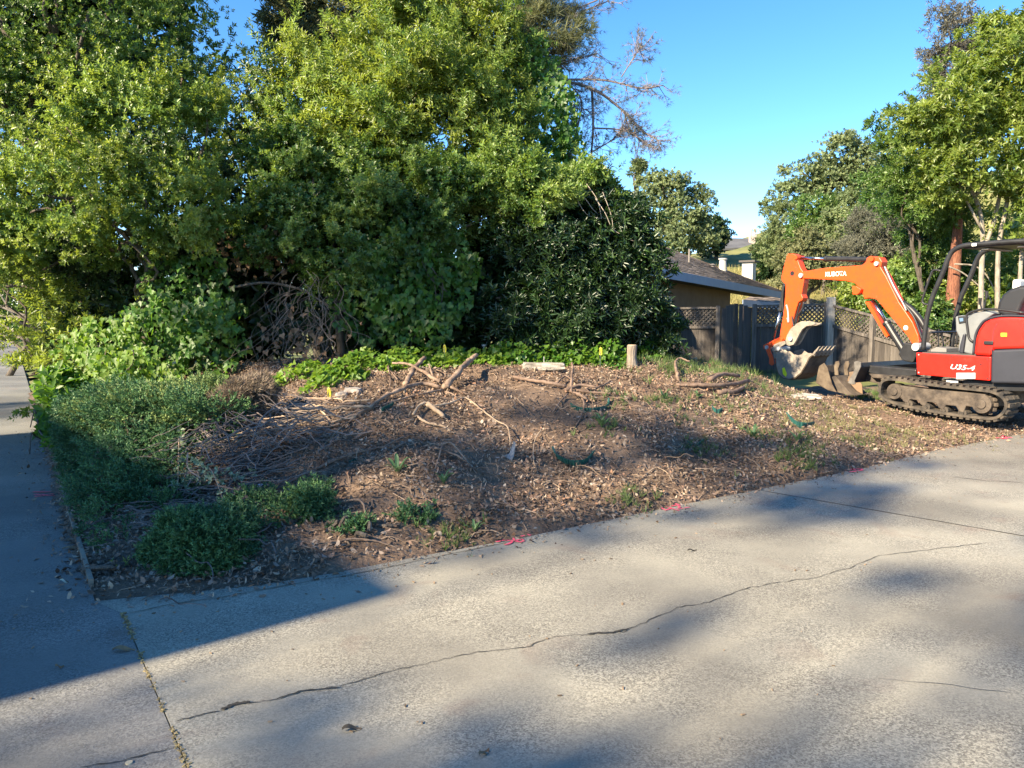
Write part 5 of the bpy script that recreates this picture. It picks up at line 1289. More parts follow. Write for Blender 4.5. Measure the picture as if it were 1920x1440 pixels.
for i, (px, py, d_, rr, lab, mm) in enumerate([
    (1480, 440, 40, (1.5, 1.3, 1.3), 'olive green bush at the left end of the hillside thicket', F_oak), (1540, 410, 38, (1.5, 1.3, 1.3), 'soft olive bush below the hill oak', F_mid),
    (1600, 430, 36, (1.4, 1.3, 1.6), 'tall olive bush in the middle of the hillside thicket', F_oak), (1440, 480, 42, (.8, .8, .7), 'small round bush beside the distant house', F_dark_shade),
    (1650, 400, 34, (1.3, 1.2, 1.6), 'green bush just above the excavator boom end', F_mid), (1520, 480, 34, (1.7, 1.2, .8), 'low bush right above the raised boom', F_olive)]):
    tree('bush', lab, 'bush', gb(px, d_), [blob(px, py, d_, rr), blob(px + 25, py + 25, d_ - .5, tuple(.75 * q for q in rr)), blob(px - 20, py + 30, d_ - .3, tuple(.7 * q for q in rr))], leaf4(7, .13, .06, .14, 65, seed=30 + i), mm, 2600, lumps=24, lr=.26, trunk_r=.1, group=oliveg, seed=70 + i)
tree('grey_bush', 'silvery grey bush on the slope above the boom', 'bush', gb(1640, 27), [blob(1640, 440, 27, (1.1, 1, .75)), blob(1610, 470, 26.5, (.8, .8, .5)), blob(1680, 470, 26.5, (.8, .8, .7))], leaf4(8, .09, .02, .12, 45, seed=41), F_grey, 3200, lumps=26, lr=.25, trunk_r=.06, seed=80, spr=(60, .5, 5))
for i, (px, py, d_, rr, lab, mm) in enumerate([
    (1625, 550, 24, (1.0, 1, .45), 'bright green bush behind the tall fence post', F_yel), (1680, 540, 23, (1.0, .9, .7), 'leafy bush behind the boom joint', F_sprig), (1750, 500, 22, (.8, .8, 1.2), 'bush left of the red trunk', F_mid),
    (1860, 560, 21, (1.4, 1, 1.1), 'yellow green shrub seen through the canopy', F_yel), (1930, 470, 22, (1.3, 1, 1.4), 'dense leafy shrub above the canopy roof at the right edge', F_sprig), (1500, 535, 40, (1.6, 1, .7), 'dry yellowish scrub behind the bucket arm', F_olive), (1700, 600, 20, (1.2, .7, .4), 'weedy low bush behind the sloping fence', F_mid)]):
    tree('bush', lab, 'bush', gb(px, d_), [blob(px, py, d_, rr), blob(px + 20, py + 20, d_ - .4, tuple(.7 * q for q in rr))], T_big, mm, 1500, lumps=24, lr=.28, trunk_r=.05, group='bushes on the slope behind the fence', seed=90 + i, scl=(.6, .95), spr=(40, .4, 5))
# dry grass strands on slope
gz_ = np.random.default_rng(77); n = 5200
gx = gz_.uniform(7, 22, n); gy = gz_.uniform(19.5, 46, n)
pos = np.stack([gx, gy, gz(gx, gy) - .03], 1)
tag(leaf_obj('hill_grass', scatter(needles(9, .55, .022, .03, 30, seed=3), pos, np.array([0, 0, 1.]) + gz_.normal(size=(n, 3)) * .2, gz_.uniform(.5, 1.2, n)), mat('dry_grass', (0.20, 0.19, 0.06), (0.34, 0.28, 0.12), scale=.6, rough=.8, island=.3, world_co=True)), 'tall dry yellow grass on the hillside', 'grass', kind='stuff')
# right hand tree with pale trunks
rt = tree('tall_tree', 'tall yellow green tree with pale forked trunks at the right edge', 'tree', gb(1860, 19),
     [blob(1880, 120, 18.6, (1.2, 1, .95)), blob(1800, 210, 18.6, (1.2, 1, .95)), blob(1740, 250, 18.8, (.85, .8, .75)), blob(1900, 260, 18.6, (1.0, .9, 1.1)), blob(1830, 330, 18.8, (1.2, .9, .9)), blob(1960, 160, 18.6, (1.2, 1, 1.3)), blob(1910, 410, 18.8, (.9, .8, .7)), blob(1780, 130, 18.8, (.35, .4, .35)), blob(1930, 60, 18.6, (.5, .5, .3))],
     leaf4(8, .13, .045, .13, 58, seed=17, curl=.25), F_yel, 6000, lumps=26, lr=.22, trunk=False, seed=101, scl=(.7, 1.15), spr=(160, .5, 5))
b = MB()
for pts, r0 in (([(1838, 640), (1840, 520), (1842, 430), (1828, 370), (1795, 310), (1770, 290)], .11), ([(1842, 470), (1862, 420), (1880, 340), (1892, 290), (1885, 200)], .09), ([(1870, 620), (1872, 470), (1888, 380), (1895, 300), (1905, 240)], .10), ([(1910, 600), (1915, 480), (1930, 330)], .10), ([(1840, 430), (1800, 350), (1785, 300), (1750, 280)], .05), ([(1828, 370), (1850, 330), (1845, 250), (1860, 190)], .05), ([(1895, 300), (1860, 240), (1800, 220)], .04)):
    q = smooth_path([P(x, y, 18.8 + random.uniform(-.1, .1)) for x, y in pts], 5); b.tube(q, [.62 * r0 * (1 - .55 * i / len(q)) for i in range(len(q))], 9)
b.build('trunk', M_barkpale, rt, smooth=True)
tree('bay_tree', 'darker green tree leaning left of the tall pale trunks', 'tree', gb(1750, 21),
     [blob(1690, 240, 20.5, (.75, .8, .5)), blob(1730, 300, 20.3, (1.0, .9, .75)), blob(1760, 370, 20.2, (1.0, .9, .9)), blob(1700, 360, 21, (.8, .8, .9)), blob(1650, 260, 20.6, (.25, .3, .2)), blob(1760, 450, 21, (.9, .8, .8))],
     leaf4(8, .12, .04, .13, 58, seed=18), F_mid, 4300, lumps=26, lr=.24, trunk_r=.07, seed=102, scl=(.7, 1.1))
tree('eucalyptus_tree', 'tall wispy grey eucalyptus top behind the right tree', 'tree', gb(1780, 34),
     [blob(1760, 70, 34, (.75, .7, 1.3)), blob(1800, 60, 34, (.8, .7, 1.3)), blob(1770, 140, 34, (.9, .7, 1.2)), blob(1740, 200, 34, (.8, .7, 1.0)), blob(1860, 100, 34, (1.1, .8, .8)), blob(1700, 270, 34, (.8, .7, .5))],
     T_hang, foliage('leaf_euc', (0.13, 0.12, 0.10), (0.19, 0.185, 0.13), None, .15, rough=.7), 2400, lumps=24, lr=.24, down=.9, trunk_r=.18, seed=103, scl=(1.0, 1.9))
rd = thing('redwood_tree', tuple(gb(1795, 19.6)), 'thick red brown shaggy trunk behind the canopy post', 'tree')
b = MB(); q = smooth_path([P(1782, 640, 19.6), P(1786, 560, 19.6), P(1792, 480, 19.6), P(1797, 400, 19.6), P(1800, 300, 19.6)], 6)
b.tube(q, [.19 - .005 * i for i in range(len(q))], 14); b.build('trunk', M_barkred, rd, smooth=True)
b = MB()
for pts in ([(1790, 495), (1830, 500), (1858, 530), (1880, 600)], [(1780, 500), (1810, 515), (1850, 550), (1860, 570)]):
    qq = smooth_path([P(x, y, 19.3) for x, y in pts], 5); b.tube(qq, [.022 * (1 - .6 * i / len(qq)) for i in range(len(qq))], 6)
b.build('limb', M_barkpale, rd)
leaf_obj('crown', scatter(T_hang, *(lambda s: (s[0], s[1], rng.uniform(.8, 1.4, len(s[0]))))(sample_crown([blob(1800, 250, 19.8, (.6, .6, .9))], 500, 14, .3))), F_oak, rd)

# ------------------------------------------------ neighbours out of the frame, up-sun: they cast the shade on the pavement
def LP(a, c, z=0.0):
    """point from distance down the light (a) and across it (c)"""
    pv = Vector((-LDIR.y, LDIR.x, 0)); return LDIR * a + pv * c + Vector((0, 0, z))
nb = thing('neighbour_house', tuple(LP(-12, 7)), 'two storey beige house across the street outside the picture', 'house')
pv = Vector((-LDIR.y, LDIR.x, 0)); lz = Vector((0, 0, 1)); NC0, NC1, NA = 3.66, 11.8, -12.0
b = MB(); b.box(LP(NA, (NC0 + NC1) / 2, 2.6), 7.5, NC1 - NC0 - .5, 5.6, (LDIR, pv, lz)); b.build('wall', M_wall, nb)
b = MB(); q = [LP(NA - 4.3, NC0, 5.35), LP(NA - 4.3, NC0, 5.2), LP(NA + 4.3, NC0, 5.2), LP(NA + 4.3, NC0, 5.35), LP(NA, NC0, (2.3 - NA) * math.tan(SUN_EL))]; b.prism(q, pv * (NC1 - NC0)); b.build('roof', M_shingle, nb)
for k in range(4):
    for zz in (1.5, 4.1):
        b = MB(); b.box(LP(NA + 3.77, NC0 + 1.1 + k * 1.7, zz), .06, 1.0, 1.2, (LDIR, pv, lz)); w = b.build('window', M_white, nb); b = MB(); b.box(LP(NA + 3.80, NC0 + 1.1 + k * 1.7, zz), .04, .84, 1.04, (LDIR, pv, lz)); b.build('pane', M_glass, w)
T_off = leaf4(6, .26, .17, .25, 70, seed=19)
TEL = math.tan(SUN_EL)
offs = [(-26, 2.45, .6, (1.0, .38, .6), 26, 20, 'round street tree beyond the left edge of the driveway, outside the picture'),
        (-26, 5.2, 4.9, (1.9, .9, 1.5), 32, 24, 'tall street tree behind the neighbour house roof, outside the picture'),
        (-26, 3.95, 5.6, (1.5, .5, 1.5), 52, 20, 'slim street tree before the gable of the neighbour house, outside the picture'),
        (-24, 1.2, 5.0, (1.2, .8, 1.0), 14, 18, 'thin crowned street tree nearest behind the camera, outside the picture'),
        (-34, 14.6, 1.5, (2.4, 1.0, 1.4), 60, 14, 'street tree at the far gable of the neighbour house, outside the picture')]
offs.append((-33, 5.95, 3.2, (.7, .3, .5), 50, 12, 'little street tree crown seen over the neighbour house, outside the picture'))  # unseen crown added to throw shade on the brush pile
offs.append((-34, 9.15, 8.3, (2.2, .75, 1.5), 150, 20, 'dense street tree behind the ridge of the neighbour house, outside the picture'))  # unseen crown added to darken the lower hedge and ivy
offs = [(a, c, (ag - a) * TEL, rr, n, lm, lab) for a, c, ag, rr, n, lm, lab in offs]
for i, (a, c, z, rr, n, lm, lab) in enumerate(offs):
    c0 = LP(a, c, z); tree('street_tree', lab, 'tree', (c0.x, c0.y, -.05),
        [(np.array(c0), np.array(rr)), (np.array(c0) + np.array([.5, .3, .5]), np.array(rr) * .6), (np.array(c0) + np.array([-.5, -.25, -.4]), np.array(rr) * .6)], T_off, F_mid, int(n * 1.15), lumps=lm * 3, lr=.11, trunk_r=.10, group='street trees across the road', seed=110 + i, front=0)
print('FOLIAGE TRIS', TRIS[0])
# ================================================= small things on the mound
M_root = mat('root_wood', (0.13, 0.085, 0.06), (0.32, 0.225, 0.16), scale=7, rough=.85, bump=.5, bscale=30, world_co=True)
M_rootd = mat('root_dark', (0.115, 0.075, 0.055), (0.22, 0.15, 0.11), scale=7, rough=.9, bump=.5, bscale=30, world_co=True)
M_rootpale = mat('root_pale', (0.30, 0.21, 0.14), (0.46, 0.34, 0.23), scale=9, rough=.85, bump=.4, bscale=30, world_co=True)
M_cut = mat('cut_wood', (0.55, 0.40, 0.25), (0.62, 0.48, 0.32), scale=20, rough=.8)
def up_pts(pts):
    """(px, py, lift) -> points resting on or lifted off the mound"""
    out = []
    for q in pts:
        p = hit(q[0], q[1]); out.append(p + Vector((0, 0, q[2] if len(q) > 2 else .012)))
    return out
def limb(mb, pts, r0, r1=None, n=8, knob=.2, k=5):
    q = smooth_path(up_pts(pts), k); m_ = len(q); r1 = r0 * .45 if r1 is None else r1
    r0 *= .68; r1 *= .68
    rs = [(r0 + (r1 - r0) * i / (m_ - 1)) * (1 + random.uniform(-knob, knob)) for i in range(m_)]
    q = [p + Vector((random.gauss(0, r0 * .15), random.gauss(0, r0 * .15), random.gauss(0, r0 * .15))) for p in q]
    mb.tube(q, rs, n); return q
def root_thing(label, strands, m=None, name='cut_root', cat='root', group='cut roots and branches left on the mound'):
    p0 = hit(*strands[0][0][0][:2]); t = thing(name, tuple(p0), label, cat, group)
    for i, (pts, r0, r1) in enumerate(strands):
        b = MB(); limb(b, pts, r0, r1); b.build('branch', m or M_root, t, smooth=True)
    return t
root_thing('forked cut root with a thick sawn arm rising at the crest', [
    ([(832, 735, .06), (840, 735, .07), (862, 718, .14), (880, 704, .17), (894, 697, .20)], .052, .044),
    ([(825, 735, .05), (790, 733, .08), (755, 740, .06), (722, 752, .05), (690, 775, .05), (650, 795, .06), (600, 808, .05), (545, 820, .02)], .034, .014),
    ([(830, 738, .04), (800, 742, .03), (760, 752, .03), (700, 768, .02), (665, 790, .03), (640, 805, .02)], .018, .009),
    ([(825, 730, .08), (790, 715, .12), (760, 704, .14), (735, 702, .13)], .030, .018), ([(760, 728, .05), (775, 712, .10), (788, 703, .15), (796, 698, .17)], .048, .036),
    ([(815, 728, .08), (806, 712, .15), (804, 704, .13)], .018, .014), ([(835, 740, .03), (850, 745, .03), (862, 756, .02), (870, 770, .01)], .014, .006), ([(845, 735, .05), (870, 742, .03), (885, 742, .01)], .024, .008)])
b = MB(); p = hit(893, 693) + Vector((0.01, 0, .335)); 
root_thing('dark long branch lying from the ivy to the crest root', [([(680, 678, .10), (705, 686, .1), (725, 700, .08), (745, 722, .06)], .013, .012), ([(728, 700, .1), (732, 722, .04), (728, 735, .01)], .012, .008)], M_rootd)
root_thing('looped pale branches lying near the dead juniper', [([(520, 772, .03), (555, 757, .05), (600, 758, .06), (638, 760, .06), (643, 772, .05), (628, 790, .03)], .014, .009), ([(585, 765, .05), (610, 785, .04), (625, 800, .02)], .014, .01), ([(590, 770, .03), (570, 790, .02), (545, 800, .01), (515, 798, .01)], .012, .007), ([(530, 790, .02), (570, 800, .02), (640, 790, .04), (690, 772, .05)], .011, .008), ([(640, 805, .02), (620, 825, .02), (600, 845, .01)], .010, .006)], M_rootpale)
root_thing('pale root with a short stub arm below the crest', [([(775, 785, .04), (785, 775, .07), (800, 770, .08), (815, 772, .06), (845, 768, .07), (872, 762, .09), (900, 780, .08), (930, 800, .06), (952, 815, .07), (957, 845, .02), (955, 860, .01)], .017, .007), ([(800, 770, .07), (815, 778, .06), (832, 788, .03)], .032, .030), ([(780, 785, .03), (800, 798, .03), (830, 803, .02), (845, 808, .0)], .022, .012), ([(782, 788, .02), (775, 800, .0)], .016, .008), ([(775, 790, .02), (750, 798, .02), (725, 806, .01)], .010, .006)], M_rootpale)
root_thing('spread out root with three thin arms on the middle slope', [([(825, 850, .07), (845, 848, .08), (870, 868, .05), (893, 890, .01)], .014, .008), ([(830, 848, .08), (822, 870, .05), (808, 905, .0)], .010, .006), ([(815, 850, .05), (850, 862, .05), (880, 875, .02), (898, 895, .0)], .013, .006), ([(830, 838, .06), (855, 836, .05), (880, 838, .03), (890, 845, .01)], .009, .005)], M_root)
root_thing('tangled dark root crown above the green edging on the right of the crest', [([(963, 712, .03), (1000, 722, .05), (1030, 728, .06), (1062, 733, .05)], .026, .032), ([(1070, 740, .03), (1072, 722, .12), (1074, 712, .15), (1072, 708, .17)], .026, .020), ([(1060, 738, .04), (1090, 735, .08), (1120, 738, .07), (1145, 728, .08)], .028, .014), ([(1080, 740, .05), (1110, 744, .05), (1145, 745, .04)], .022, .016),
    ([(1045, 725, .05), (1060, 715, .06), (1075, 722, .05)], .02, .01), ([(1065, 745, .04), (1050, 760, .04), (1035, 778, .02)], .016, .010), ([(1085, 745, .05), (1095, 765, .05), (1090, 785, .03), (1072, 810, .0)], .015, .008), ([(1075, 745, .05), (1090, 752, .06), (1105, 757, .03)], .035, .015), ([(1098, 738, .06), (1108, 750, .06), (1112, 770, .02)], .008, .004)], M_rootd)
root_thing('curved upright root stub at the right end of the crest', [([(1272, 715, .0), (1268, 705, .08), (1266, 698, .13), (1274, 694, .16), (1292, 698, .14)], .032, .016), ([(1265, 700, .12), (1280, 705, .05), (1290, 712, .01)], .012, .006)], M_root)
root_thing('big dark uprooted root plate on the right of the mound', [([(1268, 725, .02), (1300, 728, .04), (1340, 735, .08), (1375, 735, .10), (1402, 728, .10)], .030, .040), ([(1330, 728, .1), (1355, 722, .14), (1385, 725, .14)], .045, .030), ([(1345, 740, .03), (1380, 742, .06), (1400, 735, .1)], .050, .028), ([(1400, 740, .04), (1410, 752, .01)], .022, .010), ([(1430, 748, .02), (1455, 755, .04), (1475, 760, .03)], .024, .012), ([(1325, 720, .08), (1345, 715, .1), (1365, 716, .1)], .02, .012)], M_rootd)
root_thing('thin arched root on the far right beside the weeds', [([(1318, 812, .02), (1340, 808, .05), (1365, 812, .04)], .013, .010), ([(1340, 815, .04), (1355, 828, .03), (1368, 850, .0)], .009, .004), ([(1325, 818, .03), (1350, 818, .04), (1362, 820, .02)], .014, .010)], M_root)
root_thing('slim pale stick standing on the middle slope', [([(1015, 815, .05), (1003, 835, .05), (1000, 865, .03), (1010, 893, .0)], .008, .005)], M_rootpale)
root_thing('short hooked twig right of the middle root crown', [([(1226, 785, .05), (1230, 797, .03), (1222, 808, .0)], .011, .007)], M_rootd)
root_thing('brown root lying along the driveway side of the bed', [([(615, 1024, .01), (650, 1020, .03), (690, 1020, .03), (745, 1026, .0)], .013, .008)], M_root)
root_thing('short bent brown root beside the loose juniper tuft', [([(632, 952, .03), (660, 950, .05), (680, 955, .05), (686, 975, .0)], .016, .008)], M_root)
root_thing('pale forked stick lying on the lower right slope', [([(1205, 895, .0), (1225, 885, .03), (1238, 880, .02)], .011, .008), ([(1232, 880, .02), (1250, 892, .03), (1262, 905, .0)], .006, .004)], M_rootpale, name='cut_stick', cat='stick')
root_thing('dark branch half buried from the brush pile to the root crown', [([(590, 885, .02), (640, 865, .03), (690, 850, .03), (735, 838, .01)], .020, .010), ([(715, 845, .02), (750, 830, .04), (790, 815, .02)], .012, .006)], M_rootd)
root_thing('dark stick pointing downhill between the two middle roots', [([(758, 838, .04), (735, 852, .03), (715, 868, .0)], .014, .008), ([(660, 830, .02), (690, 820, .05), (715, 815, .02)], .022, .010)], M_rootd)

# brush pile of cut juniper stems
bp = thing('brush_pile', tuple(hit(500, 860)), 'heap of cut grey juniper branches spreading from the hedge', 'brush pile')
M_brush_shade = mat('brush_wood_shade', (0.095, 0.075, 0.068), (0.225, 0.18, 0.158), scale=6, rough=.9, bump=.4, bscale=30, world_co=True, island=.25)  # cut stems coloured darker to stand in for shade over the pile
def brush(x, y, ang, ln, r0, lift, curl):
    p = hit(x, y); g = p.z; q = [p + Vector((0, 0, lift))]; a = ang
    n = 7
    for j in range(n):
        a += random.gauss(curl, .22); st = ln / n
        nx = q[-1] + Vector((math.cos(a) * st, math.sin(a) * st, random.gauss(-lift / n * .5, .018)))
        gg = gzf(nx.x, nx.y) + .01
        if nx.z < gg: nx.z = gg
        q.append(nx)
    return smooth_path(q, 3)
for k in range(38):
    x = random.uniform(460, 600); y = 800 + (x - 440) * .1 + random.uniform(0, 80)
    b = MB(); q = brush(x, y, math.pi + random.uniform(.1, 1.1) if k % 3 else random.uniform(-.2, .9), random.uniform(.35, .7), .01, random.uniform(.08, .42), random.uniform(-.14, .14)); r0 = random.uniform(.004, .012)
    b.tube(q, [r0 * (1 - .6 * i / len(q)) for i in range(len(q))], 6); b.build('branch', M_brush_shade, bp, smooth=True)
b = MB()
for k in range(520):
    if k % 4 == 0: x, y = random.gauss(480, 50), random.gauss(830, 30)
    elif k % 4 == 1: x, y = random.gauss(400, 45), random.gauss(860, 28)
    elif k % 4 == 2: x, y = random.gauss(310, 50), random.gauss(985, 45)
    else: x, y = random.gauss(500, 50), random.gauss(870, 30)
    q = brush(x, y, random.uniform(0, 6.28) if k % 4 == 1 else random.gauss(.5, .5) + (math.pi if k % 2 else 0), random.uniform(.2, .7), .01, random.uniform(.02, .42 if k % 4 < 2 else .16), random.uniform(-.25, .25)); r0 = random.uniform(.0025, .006)
    b.tube(q[::2], [r0 * (1 - .5 * i / len(q)) for i in range(len(q[::2]))], 4, cap=False)
b.build('twigs', M_brush_shade, bp, kind='stuff')

for k in range(20):   # paler cut stems between the crest root and the hedge
    x = random.uniform(520, 700); y = 812 - (x - 520) * .28 + random.uniform(-14, 22)
    b = MB(); q = brush(x, y, math.pi + random.uniform(.0, .7), random.uniform(.35, .9), .01, random.uniform(.03, .14), random.uniform(-.10, .10)); r0 = random.uniform(.006, .013)
    b.tube(q, [r0 * (1 - .6 * i / len(q)) * random.uniform(.85, 1.15) for i in range(len(q))], 6); b.build('branch', M_rootpale if k % 3 else M_root, bp, smooth=True)
b = MB()
for k in range(230):   # rootlets over the slope
    x = random.uniform(560, 1560); y = random.uniform(740, 930)
    p = hit(x, y)
    if (p.y - float(edge_y(p.x))) < .25 or p.y > 10.5: continue
    q = brush(x, y, random.uniform(0, 6.28), random.uniform(.12, .45), .01, random.uniform(.01, .07), random.uniform(-.3, .3)); r0 = random.uniform(.002, .006)
    b.tube(q[::2], [r0 * (1 - .55 * i / len(q[::2])) for i in range(len(q[::2]))], 4, cap=False)
tag(b.build('rootlets', mat('rootlet', (0.09, 0.06, 0.045), (0.32, 0.23, 0.16), scale=3, rough=.9, island=.3, world_co=True)), 'thin torn rootlets sticking out all over the mound', 'litter', kind='stuff')
b = MB()
for k in range(1300):   # clods
    x = random.uniform(-2.3, 6.3); y = float(edge_y(x)) + .1 + random.random() ** 1.1 * 4.6
    if (x - float(path_x(y))) < .25: continue
    if wob(x * .8, y * .8) < .05 and k % 3: continue
    s_ = random.uniform(.008, .030); a = Vector((random.gauss(0, 1), random.gauss(0, 1), random.gauss(0, .4))).normalized(); c_ = a.orthogonal().normalized(); d_ = a.cross(c_)
    m0 = len(b.v); b.box((x, y, gzf(x, y) + s_ * .15), s_ * 1.3, s_, s_ * .8, (a, c_, d_))
    for i in range(m0, len(b.v)): b.v[i] = tuple(q_ + random.uniform(-.2, .2) * s_ for q_ in b.v[i])
tag(b.build('soil_clods', mat('clod', (0.10, 0.068, 0.048), (0.22, 0.155, 0.11), scale=9, rough=1, bump=.6, bscale=60, island=.25, world_co=True)), 'crumbly brown soil clods on the mound', 'soil', kind='stuff')
# leaf litter, wood chips, twigs
lit = np.random.default_rng(9)
def litter_mat():
    m = mat('litter', (0.2, 0.15, 0.1), rough=.85, spec=.25); nt = m.node_tree; N = nt.nodes; L = nt.links
    g = N.new('ShaderNodeNewGeometry'); rp = N.new('ShaderNodeValToRGB'); cr = rp.color_ramp
    cols = [(0.0, (0.09, 0.06, 0.045)), (.22, (0.18, 0.125, 0.09)), (.42, (0.28, 0.19, 0.135)), (.52, (0.36, 0.20, 0.125)), (.66, (0.24, 0.20, 0.17)), (.90, (0.36, 0.26, 0.18)), (1.0, (0.50, 0.40, 0.30))]
    cr.elements[0].position, cr.elements[0].color = cols[0][0], (*cols[0][1], 1); cr.elements[1].position, cr.elements[1].color = cols[-1][0], (*cols[-1][1], 1)
    for p_, c_ in cols[1:-1]: e = cr.elements.new(p_); e.color = (*c_, 1)
    L.new(g.outputs['Random Per Island'], rp.inputs[0])
    nz = N.new('ShaderNodeTexNoise'); nz.inputs['Scale'].default_value = 1.6; nz.inputs['Detail'].default_value = 5; L.new(g.outputs['Position'], nz.inputs['Vector'])
    mr = N.new('ShaderNodeMapRange'); mr.inputs['From Min'].default_value = .38; mr.inputs['From Max'].default_value = .62; mr.inputs['To Min'].default_value = .60; mr.inputs['To Max'].default_value = 1.15; L.new(nz.outputs[0], mr.inputs[0])
    hv = N.new('ShaderNodeHueSaturation'); L.new(rp.outputs[0], hv.inputs['Color']); L.new(mr.outputs[0], hv.inputs['Value']); L.new(hv.outputs[0], N['Principled BSDF'].inputs['Base Color']); return m
M_lit = litter_mat()
T_chip = (np.array([(-.6, -.10, 0), (.0, -.20, .10), (.62, .02, .0), (-.05, .17, .05)]) , np.array([(0, 1, 3), (1, 2, 3)]))
T_curl = (np.array([(-.5, 0, .1), (-.2, -.25, 0), (-.2, .25, .05), (.2, -.22, .02), (.2, .22, .0), (.5, .02, .16)]), np.array([(0, 1, 2), (1, 3, 4), (1, 4, 2), (3, 5, 4)]))
def litter(n, T, smin, smax, ymax=12.5, dens=None, tilt=.5, lift=.02):
    x = lit.uniform(-6.5, 7.8, n * 6); y = lit.uniform(3.9, ymax, n * 6)
    w = np.clip(1.15 - (y - 4) / 14, .2, 1)        # thinner far away, where bits are too small to see
    s1 = (y - edge_y(x)) * .83; s2 = (x - path_x(y)) * .84
    edgep = np.where(s1 < 0, np.exp(s1 / .07) * .5, 1) * np.where(s2 < 0, np.exp(s2 / .08) * .6, 1)
    patch = .45 + .55 * (wob(x * .5 + 2, y * .5) > -.15)
    bare = 1 - .8 * np.exp(-(((x - .35) / .55) ** 2 + ((y - 8.3) / .5) ** 2))
    ok = (lit.random(len(x)) < w * edgep * patch * bare) & (s1 > -.5) & (s2 > -.4) & ~((x > 4.6) & (lit.random(len(x)) < .35))
    x, y = x[ok][:n], y[ok][:n]; s1 = (y - edge_y(x)) * .83; s2 = (x - path_x(y)) * .84
    z = np.where((s1 < 0) | (s2 < 0), np.maximum(gz(x, y), 0), gz(x, y)) + lit.uniform(.002, lift, len(x)) * np.where((s1 < 0) | (s2 < 0), .3, 1)
    nv = np.array([0, 0, 1.]) + lit.normal(size=(len(x), 3)) * tilt
    a = lit.uniform(0, 6.283, len(x)); ax = np.stack([np.cos(a), np.sin(a), np.zeros(len(x))], 1)
    # template: long axis X, normal Z -> map through scatter (Z along normal)
    return scatter(T, np.stack([x, y, z], 1), nv, lit.uniform(smin, smax, len(x)), ax)
lo = leaf_obj('leaf_litter', merge([litter(78000, T_chip, .014, .046, lift=.035), litter(19000, T_curl, .022, .056, tilt=.6, lift=.045)]), M_lit, None)
tag(lo, 'brown leaf litter and wood chips covering the mound', 'litter', kind='stuff')
b = MB()
for k in range(1500):
    x = random.uniform(-2.2, 6.5); y = float(edge_y(x)) + random.random() ** 1.2 * 5 + .05
    if (x - float(path_x(y))) < .1: continue
    a = random.uniform(0, 6.28); l = random.uniform(.04, .18); g0 = gzf(x, y); x1, y1 = x + math.cos(a) * l, y + math.sin(a) * l
    b.tube([(x, y, g0 + random.uniform(.004, .03)), ((x + x1) / 2 + random.gauss(0, .01), (y + y1) / 2, gzf((x + x1) / 2, (y + y1) / 2) + random.uniform(.008, .035)), (x1, y1, gzf(x1, y1) + random.uniform(.004, .03))], random.uniform(.0018, .0045), 4, cap=False)
tag(b.build('twig_litter', mat('twig_litter', (0.16, 0.105, 0.07), (0.34, 0.24, 0.165), scale=4, rough=.9, island=.35, world_co=True)), 'fine loose twigs strewn over the mound', 'litter', kind='stuff')

# grass and low weeds
def grass_at(label, pts, n, m, h=.16, name='grass', spread=(.5, .2)):
    r = np.random.default_rng(n); q = []
    for k in range(n):
        c = pts[r.integers(0, len(pts))]; p = hit(c[0], c[1]); x, y = p.x + r.normal() * spread[0], p.y + r.normal() * spread[1]; q.append((x, y, gzf(x, y)))
    tag(leaf_obj(name, scatter(needles(9, h, .007, .01, 32, seed=2), np.array(q), np.array([0, 0, 1.]) + r.normal(size=(n, 3)) * .18, r.uniform(.5, 1.3, n)), m), label, 'grass', kind='stuff')
F_grass = foliage('grass_green', (0.06, 0.11, 0.025), (0.12, 0.17, 0.05), None, .2, rough=.6, scale=4)
F_grassy = foliage('grass_dry', (0.13, 0.14, 0.05), (0.22, 0.19, 0.09), None, .15, rough=.7, scale=4)
grass_at('long green grass along the foot of the wooden fence', [(1300, 692), (1340, 694), (1380, 696), (1420, 698), (1270, 688), (1320, 686), (1400, 694)], 800, F_grass, .13, spread=(.5, .5))
grass_at('sparse short weeds in the trampled soil before the excavator', [(1520, 760), (1600, 790), (1680, 810), (1560, 800), (1640, 770), (1460, 780), (1740, 815), (1600, 830)], 1100, F_grassy, .05, spread=(.45, .35))
grass_at('thin green blades scattered over the mound', [(1145, 748), (1240, 755), (1130, 800), (1420, 820), (1500, 830), (1320, 840), (1480, 860), (1350, 760), (1520, 860), (1620, 840), (1180, 940), (850, 1005), (1310, 800)], 420, F_grass, .08, spread=(.14, .14))
grass_at('green grass tuft beneath the spare bucket', [(1620, 745), (1640, 740)], 160, F_grass, .10, spread=(.18, .15))
weedT = leaf4(1, .11, .028, 0, 60, seed=2)
wl = ['broad leaved weed on the right slope near the thin arched root', 'weed rosette by the root stub on the crest side', 'weed rosette below the tangled root crown', 'weed at the lower right near the driveway corner', 'weed cluster in the middle of the left slope', 'small dark weed under the spread root', 'grey green weed beside the big root plate', 'tiny weed at the driveway edge of the middle slope']
